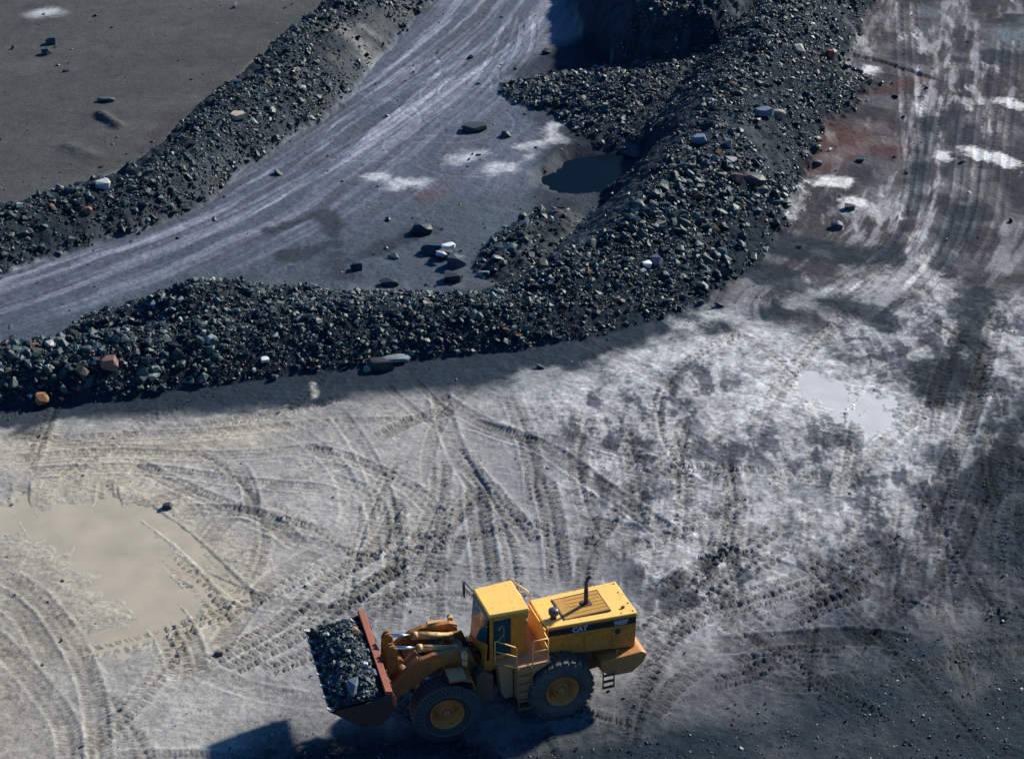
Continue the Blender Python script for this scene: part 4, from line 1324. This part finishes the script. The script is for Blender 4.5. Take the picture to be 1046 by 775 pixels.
# --- platform / tank sides
m = MB()
m.prism([(0.22, -0.86), (0.22, 0.86), (-0.40, 1.42), (-1.46, 1.42), (-1.62, 1.2), (-1.62, -1.2), (-1.46, -1.42), (-0.40, -1.42)], 2.26, 2.32, 0.012, 'Z')
m.build('platform', M['deck'], root)
for s in (1, -1):
    m = MB()
    m.prism([(-0.02, 1.15), (0.10, 2.25), (-0.40, 2.25), (-0.40, 1.0), (-0.14, 0.95)], s * 0.62, s * 1.10, 0.02)
    m.prism([(-0.44, 0.98), (-0.44, 2.24), (-0.92, 2.24), (-0.92, 0.98)], s * 0.62, s * 1.36, 0.03)
    m.prism([(-0.93, 1.75), (-0.93, 2.24), (-1.60, 2.24), (-1.05, 1.95)], s * 0.62, s * 1.38, 0.015)
    m.build('tank', M['brown' if s < 0 else 'deck'], root)
    m = MB()
    for x in (-0.46, -0.90):
        m.tube([(x, s * 1.43, 2.28), (x, s * 1.45, 2.0), (x, s * 1.42, 0.62)], 0.022, 8)
    for z in (0.66, 0.98, 1.30, 1.62, 1.94): m.box((-0.68, s * 1.42, z), (0.44, 0.08, 0.03))
    m.build('ladder', M['side'], root)
    m = MB()
    m.tube([(0.14, s * 0.9, 2.32), (0.14, s * 0.9, 3.10), (0.10, s * 0.93, 3.15), (-0.36, s * 1.38, 3.12), (-0.41, s * 1.40, 3.05), (-0.42, s * 1.40, 2.32)], 0.022, 8)
    m.tube([(0.14, s * 0.9, 2.74), (-0.42, s * 1.40, 2.74)], 0.02, 8)
    m.tube([(-0.95, s * 1.40, 2.32), (-0.95, s * 1.40, 3.14), (-0.99, s * 1.40, 3.20), (-1.42, s * 1.40, 3.20), (-1.46, s * 1.38, 3.14), (-1.50, s * 0.95, 3.10)], 0.022, 8)
    m.tube([(-1.46, s * 1.40, 2.32), (-1.46, s * 1.40, 3.16)], 0.022, 8)
    m.tube([(-0.95, s * 1.40, 2.78), (-1.46, s * 1.40, 2.78), (-1.50, s * 0.95, 2.78)], 0.02, 8)
    m.build('handrail', M['yellow'], root)
m = MB()
m.tube([(-1.68, -0.86, 2.32), (-1.70, -0.86, 3.30), (-1.62, -0.86, 3.46), (-1.10, -0.84, 3.98)], 0.022, 8)
m.tube([(-1.30, -0.86, 2.32), (-1.30, -0.86, 3.78)], 0.02, 8)
m.build('handrail', M['yellow'], root)
m = MB(); m.box((-1.55, 0.15, 2.75), (0.05, 1.5, 0.8), bevel=0.01)
m.build('bulkhead', M['yellow'], root)

# --- cab
cabm = MB()
# rear wall, rear corner panels, floor, lower front panel
cabm.box((-0.93, 0, 3.15), (0.07, 1.58, 1.62), bevel=0.015)
for s in (1, -1):
    cabm.box((-0.68, s * 0.775, 3.12), (0.50, 0.06, 1.66), bevel=0.012)
    cabm.prism([(0.155, 2.36), (0.275, 2.36), (0.255, 3.94), (0.135, 3.94)], s * 0.70, s * 0.80, 0.012)
    cabm.box((-0.12, s * 0.775, 3.90), (0.62, 0.06, 0.12))
    cabm.box((-0.12, s * 0.775, 2.42), (0.62, 0.06, 0.14))
cabm.box((-0.35, 0, 2.35), (1.2, 1.56, 0.05))
cabm.box((0.255, 0, 3.90), (0.06, 1.42, 0.10))
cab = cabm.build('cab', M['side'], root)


def front_x(z): return 0.42 - 0.15 * (z - 2.0) / 1.95


# lower front panel of the cab: slanted sill (lower on the right-hand side)
m = MB()
pf = [(-0.79, 1.85), (0.79, 1.95), (0.79, 2.98), (0.60, 2.92), (-0.62, 2.34), (-0.79, 2.30)]
a = [(front_x(z), y, z) for y, z in pf]; b2 = [(front_x(z) + 0.05, y, z) for y, z in pf]
va = [m.bm.verts.new(p) for p in a]; vb = [m.bm.verts.new(p) for p in b2]
m.bm.faces.new(va); m.bm.faces.new(vb[::-1])
for i in range(len(pf)): m.bm.faces.new((va[i], vb[i], vb[(i + 1) % len(pf)], va[(i + 1) % len(pf)]))
for s in (1, -1): m.prism([(0.40, 1.9), (0.40, 2.34), (0.0, 2.34), (0.0, 2.0)], s * 0.72, s * 0.78)
m.build('front_panel', M['side'], cab)
# front windscreen
m = MB()
pf = [(-0.70, 2.30), (0.70, 2.93), (0.70, 3.86), (-0.70, 3.86)]
a = [(front_x(z) + 0.012, y, z) for y, z in pf]; b2 = [(front_x(z) + 0.028, y, z) for y, z in pf]
m.hexa(a, b2)
m.build('windscreen', M['windscreen'], cab)
m = MB()
m.box((front_x(2.28) + 0.062, 0.30, 2.32), (0.02, 0.34, 0.24), rx=R(6))
m.build('lower_window', M['stripe'], cab)
for s in (1, -1):
    m = MB(); m.box((-0.135, s * 0.772, 3.16), (0.56, 0.016, 1.36))
    w = m.build('side_window', M['glass'], cab)
    m = MB()
    for x in (0.14, -0.41): m.box((x, s * 0.79, 3.16), (0.05, 0.03, 1.36))
    m.box((-0.135, s * 0.79, 2.82), (0.5, 0.03, 0.04))
    m.box((-0.36, s * 0.812, 2.95), (0.05, 0.02, 0.14))
    m.build('door_frame', M['dark'], w)
m = MB(); m.box((-0.972, 0, 3.35), (0.015, 1.1, 0.8)); m.build('rear_window', M['stripe'], cab)
# roof: wider at the back, slight crown
m = MB()
m.hexa([(0.30, -0.78, 3.96), (-1.05, -0.86, 3.96), (-1.05, 0.86, 3.96), (0.30, 0.78, 3.96)],
       [(0.27, -0.75, 4.07), (-1.02, -0.83, 4.07), (-1.02, 0.83, 4.07), (0.27, 0.75, 4.07)], 0.03)
m.build('roof', M['yellow'], cab)
m = MB(); m.tube([(0.33, -0.7, 3.92), (0.33, 0.74, 3.92)], 0.03, 8); m.box((0.34, 0.25, 3.93), (0.05, 0.5, 0.05))
m.build('sun_visor', M['steel'], cab)
# inside of the cab
m = MB()
m.box((-0.45, 0, 2.75), (0.52, 0.55, 0.16), bevel=0.05); m.box((-0.70, 0, 3.15), (0.14, 0.52, 0.8), ry=R(-8), bevel=0.05)
m.box((-0.45, 0, 2.52), (0.36, 0.36, 0.32))
m.build('seat', M['seat'], cab)
m = MB()
m.box((0.10, -0.05, 2.75), (0.14, 0.6, 0.24), bevel=0.04); m.tube([(0.08, 0, 2.5), (-0.03, 0, 3.0)], 0.035, 8)
m.tube([(-0.04 + 0.06 * math.cos(k / 16 * 6.2832), 0.2 * math.sin(k / 16 * 6.2832), 3.02 + 0.17 * math.cos(k / 16 * 6.2832)) for k in range(17)], 0.018, 6, caps=False)
m.build('steering_wheel', M['dark'], cab)
# mirrors
for s in (1, -1):
    if s > 0: continue
    m = MB()
    m.tube([(0.27, s * 0.78, 3.95), (0.34, s * 1.1, 3.98), (0.36, s * 1.40, 3.95), (0.36, s * 1.40, 3.35)], 0.022, 8)
    m.tube([(0.30, s * 0.78, 3.75), (0.36, s * 1.40, 3.72)], 0.018, 8)
    m.box((0.37, s * 1.46, 3.62), (0.05, 0.20, 0.52), rz=R(-8), bevel=0.012)
    mir = m.build('mirror', M['dark'], cab)
    m = MB(); m.box((0.34, s * 1.46, 3.62), (0.012, 0.16, 0.46), rz=R(-8)); m.build('mirror_glass', M['steel'], mir)

# --- front frame
m = MB()
m.prism([(0.15, 0.75), (0.15, 1.85), (0.55, 2.05), (0.80, 2.72), (1.30, 2.72), (1.75, 1.85), (2.45, 1.55), (2.45, 0.75)], -0.52, -0.40, 0.02)
m.prism([(0.15, 0.75), (0.15, 1.85), (0.55, 2.05), (0.80, 2.72), (1.30, 2.72), (1.75, 1.85), (2.45, 1.55), (2.45, 0.75)], 0.40, 0.52, 0.02)
m.box((1.3, 0, 1.2), (2.2, 0.78, 0.8), bevel=0.03)
m.box((1.05, 0, 2.3), (0.3, 0.78, 0.5), bevel=0.03)
m.build('front_frame', M['arm'], root, FR)
m = MB()
m.bm.free()
for s in (1, -1):
    m = MB()
    m.prism([(0.14, 0.9), (0.14, 1.9), (0.5, 2.1), (0.72, 1.9), (0.72, 0.9)], s * 0.56, s * 1.02, 0.03)
    m.build('hitch_housing', M['brown'], root, FR)
# hydraulic hoses at the joint
m = MB()
for y in (-0.35, -0.2, 0.15, 0.3):
    m.tube([(0.9, y, 2.2), (0.62, y + 0.05, 2.35), (0.35, y, 2.2), (0.2, y * 0.8, 1.9)], 0.035, 8)
for y in (0.62, 0.70):
    m.tube([(1.15, y, 2.55), (0.95, y + 0.08, 2.5), (0.75, y + 0.05, 2.2), (0.6, y, 1.9)], 0.03, 8)
m.build('hydraulic_hose', M['dark'], root, FR)
# fenders and headlights
for s in (1, -1):
    m = MB()
    q = [(0.86, 1.95), (0.95, 2.30), (1.30, 2.42), (1.72, 2.44), (1.72, 2.40), (1.31, 2.38), (0.98, 2.26), (0.90, 1.95)]
    m.prism(q, s * 0.95, s * 1.66, 0.006)
    fd = m.build('fender', M['arm'], root, FR)
    m = MB(); m.box((1.42, s * 1.32, 2.433), (0.55, 0.62, 0.012), ry=R(-3)); m.build('tread_plate', M['deck'], fd, FR)
    m = MB()
    m.tube([(1.02, s * 0.98, 2.3), (1.02, s * 1.0, 2.75)], 0.035, 8)
    m.box((1.06, s * 1.0, 2.86), (0.16, 0.22, 0.22), bevel=0.03)
    m.box((1.06, s * 1.02, 2.60), (0.14, 0.18, 0.18), bevel=0.03)
    hl = m.build('headlight', M['cyl'], root, FR)
    m = MB(); m.box((1.145, s * 1.0, 2.86), (0.012, 0.17, 0.17)); m.box((1.135, s * 1.02, 2.60), (0.012, 0.14, 0.14)); m.build('lens', M['lamp'], hl, FR)
# lift arms
armp = [(0.92, 2.52), (0.90, 2.84), (1.15, 2.93), (2.05, 2.92), (2.45, 2.80), (2.85, 2.55), (3.35, 2.10), (3.70, 1.72), (3.66, 1.46), (3.40, 1.42), (2.95, 1.62), (2.45, 1.98), (1.90, 2.38), (1.40, 2.50)]
for s in (1, -1):
    m = MB()
    m.prism(armp, s * 0.66, s * 0.84, 0.018)
    m.tube([(1.05, s * 0.60, 2.70), (1.05, s * 0.90, 2.70)], 0.14, 14)
    m.tube([(3.55, s * 0.60, 1.57), (3.55, s * 0.92, 1.57)], 0.13, 14)
    m.build('lift_arm', M['arm'], root, FR)
    m = MB()
    m.tube([(0.8, s * 0.58, 1.35), (1.55, s * 0.58, 1.62)], 0.12, 12)
    lc = m.build('lift_cylinder', M['cyl'], root, FR)
    m = MB(); m.tube([(1.55, s * 0.58, 1.62), (2.55, s * 0.6, 1.98)], 0.06, 12); m.build('piston_rod', M['chrome'], lc, FR)
    # tilt cylinder
    y = s * 0.34
    m = MB()
    m.tube([(1.25, y, 2.68), (2.36, y, 2.905)], 0.115, 16)
    m.tube([(2.30, y, 2.893), (2.44, y, 2.922)], 0.14, 16)
    m.tube([(1.20, y - 0.1, 2.67), (1.20, y + 0.1, 2.67)], 0.10, 12)
    m.tube([(1.4, y + 0.13 * s, 2.73), (2.25, y + 0.13 * s, 2.95)], 0.022, 8)
    tcy = m.build('tilt_cylinder', M['cyl'], root, FR)
    m = MB(); m.tube([(2.42, y, 2.918), (3.22, y, 3.09)], 0.058, 14); m.build('piston_rod', M['chrome'], tcy, FR)
    # tilt lever
    m = MB()
    lv = [(3.20, 3.22), (3.34, 3.20), (3.42, 3.05), (3.46, 2.45), (3.38, 1.95), (3.15, 1.75), (2.98, 1.9), (3.05, 2.4), (3.10, 3.05)]
    m.prism(lv, y - 0.11, y - 0.05, 0.012); m.prism(lv, y + 0.05, y + 0.11, 0.012)
    m.tube([(3.24, y - 0.15, 3.10), (3.24, y + 0.15, 3.10)], 0.075, 12)
    m.tube([(3.26, y, 2.0), (3.72, y, 2.28)], 0.09, 10)
    m.build('tilt_lever', M['arm'], root, FR)
m = MB()
m.tube([(2.95, -0.70, 2.15), (2.95, 0.70, 2.15)], 0.16, 16); m.box((2.55, 0, 2.25), (0.45, 1.30, 0.18), ry=R(30), bevel=0.03)
m.build('cross_tube', M['arm'], root, FR)

# --- bucket
BW = 2.12
inner = [(3.80, 2.74), (3.68, 2.35), (3.80, 1.98), (4.08, 1.74), (4.50, 1.74), (5.44, 2.40)]
outer = [(3.72, 2.78), (3.58, 2.35), (3.71, 1.92), (4.04, 1.64), (4.54, 1.64), (5.48, 2.36)]
m = MB()
prof = inner + outer[::-1]
for a_, b_, c_, d_ in zip(inner, inner[1:], outer[1:], outer):
    m.prism([a_, b_, c_, d_], -BW, BW)
bmesh.ops.remove_doubles(m.bm, verts=m.bm.verts[:], dist=0.0005)
for s in (1, -1):
    side = [(3.70, 2.76), (3.56, 2.35), (3.69, 1.90), (4.03, 1.62), (4.55, 1.62), (5.42, 2.33), (5.34, 2.46), (4.6, 2.52), (4.1, 2.62)]
    m.prism(side, s * (BW + 0.002), s * (BW + 0.06), 0.012)
bucket = m.build('bucket', M['bucket'], root, FR)
m = MB()
m.prism([(3.60, 2.70), (3.62, 2.86), (3.84, 2.90), (3.86, 2.78)], -BW - 0.07, BW + 0.07, 0.02)
m.prism([(3.50, 2.25), (3.60, 2.72), (3.68, 2.72), (3.60, 2.25)], BW - 0.9, BW + 0.07, 0.01)
for y in (-1.9, -1.2, -0.7, 0.7, 1.2, 1.9): m.prism([(3.45, 2.3), (3.60, 2.72), (3.66, 2.72), (3.62, 2.2)], y - 0.03, y + 0.03)
m.build('spill_guard', M['rust'], bucket, FR)
m = MB()
m.prism([(5.38, 2.30), (5.36, 2.36), (5.58, 2.50), (5.60, 2.47)], -BW - 0.06, BW + 0.06)
edge = m.build('cutting_edge', M['bucket'], bucket, FR)
for k in range(8):
    y = -BW + 0.06 + k * (2 * BW - 0.12) / 7
    m = MB()
    m.hexa([(5.46, y - 0.09, 2.34), (5.66, y - 0.05, 2.51), (5.66, y + 0.05, 2.51), (5.46, y + 0.09, 2.34)],
           [(5.42, y - 0.09, 2.46), (5.65, y - 0.045, 2.545), (5.65, y + 0.045, 2.545), (5.42, y + 0.09, 2.46)], 0.01)
    m.build('tooth', M['steel'], bucket, FR)
m = MB()
for y in (-0.75, 0.75):
    for dy in (-0.16, 0.16): m.prism([(3.45, 1.45), (3.45, 1.75), (3.70, 1.95), (3.90, 1.75), (3.8, 1.6)], y + dy - 0.03, y + dy + 0.03)
m.build('hinge_bracket', M['rust'], bucket, FR)

# --- the load: heap and stones, resting in the bucket
LW = FR
Rw = Matrix.Translation(root.location) @ Matrix.Rotation(R(200), 4, 'Z') @ FR


def heap_z(x, y):
    u = np.clip((x - 3.8) / (5.42 - 3.8), 0, 1)
    base = 2.64 - 0.17 * u
    return base + 0.42 * np.sin(np.pi * np.clip(u * 0.92 + 0.08, 0, 1)) * (1 - np.abs(y / 2.15) ** 4) - 0.30 * np.exp(-((u) / 0.16) ** 2) * (0.6 + 0.4 * (y > 0.2)) + 0.12 * fbm(x, y, 0.5, 3, 201)


hx_, hy_ = np.meshgrid(np.linspace(3.76, 5.45, 40), np.linspace(-2.10, 2.10, 90))
hz_ = heap_z(hx_, hy_)
V = np.stack([hx_, hy_, hz_], -1).reshape(-1, 3)
idx = np.arange(V.shape[0], dtype=np.int32).reshape(hx_.shape)
F = np.stack([idx[:-1, :-1], idx[:-1, 1:], idx[1:, 1:], idx[1:, :-1]], -1).reshape(-1, 4)
n = 2400
lx = rng.uniform(3.85, 5.38, n); ly = rng.uniform(-2.05, 2.05, n)
lsz = np.clip(0.045 * (1 - rng.random(n)) ** (-1 / 2.2), 0.04, 0.14)
lz = heap_z(lx, ly) + 0.3 * lsz
lt = TINTS[rng.choice(len(TINTS), n, p=np.array([.22, .22, .2, .13, .08, .08, .05, .015, .005]))] * rng.uniform(0.6, 1.3, (n, 1))
for (a0, b0, s0, c0) in ((4.18, -1.0, 0.22, (0.24, 0.14, 0.085)), (4.70, 1.72, 0.27, (0.11, 0.135, 0.16)), (4.2, 0.72, 0.11, (0.6, 0.58, 0.54)), (4.45, -0.6, 0.2, (0.16, 0.12, 0.09)), (4.0, 1.1, 0.26, (0.03, 0.05, 0.09))):
    lx = np.append(lx, a0); ly = np.append(ly, b0); lsz = np.append(lsz, s0); lz = np.append(lz, heap_z(np.array([a0]), np.array([b0]))[0] + 0.25 * s0); lt = np.vstack([lt, c0])
lo = merged_rocks('rock_load', np.stack([lx, ly, lz], 1), lsz, lt, PROTO[:10] + SMALL)
bm = bmesh.new(); bm.from_mesh(lo.data)
me2 = np_mesh('heap', V, F, M['rock'], np.tile(np.array((0.034, 0.036, 0.040)), (len(V), 1)))
bm.from_mesh(me2)
bm.to_mesh(lo.data); bm.free(); bpy.data.meshes.remove(me2)
lo.data.transform(Rw)
tag(lo, 'dark broken rock heaped in the loader bucket', 'rock load', kind='stuff')
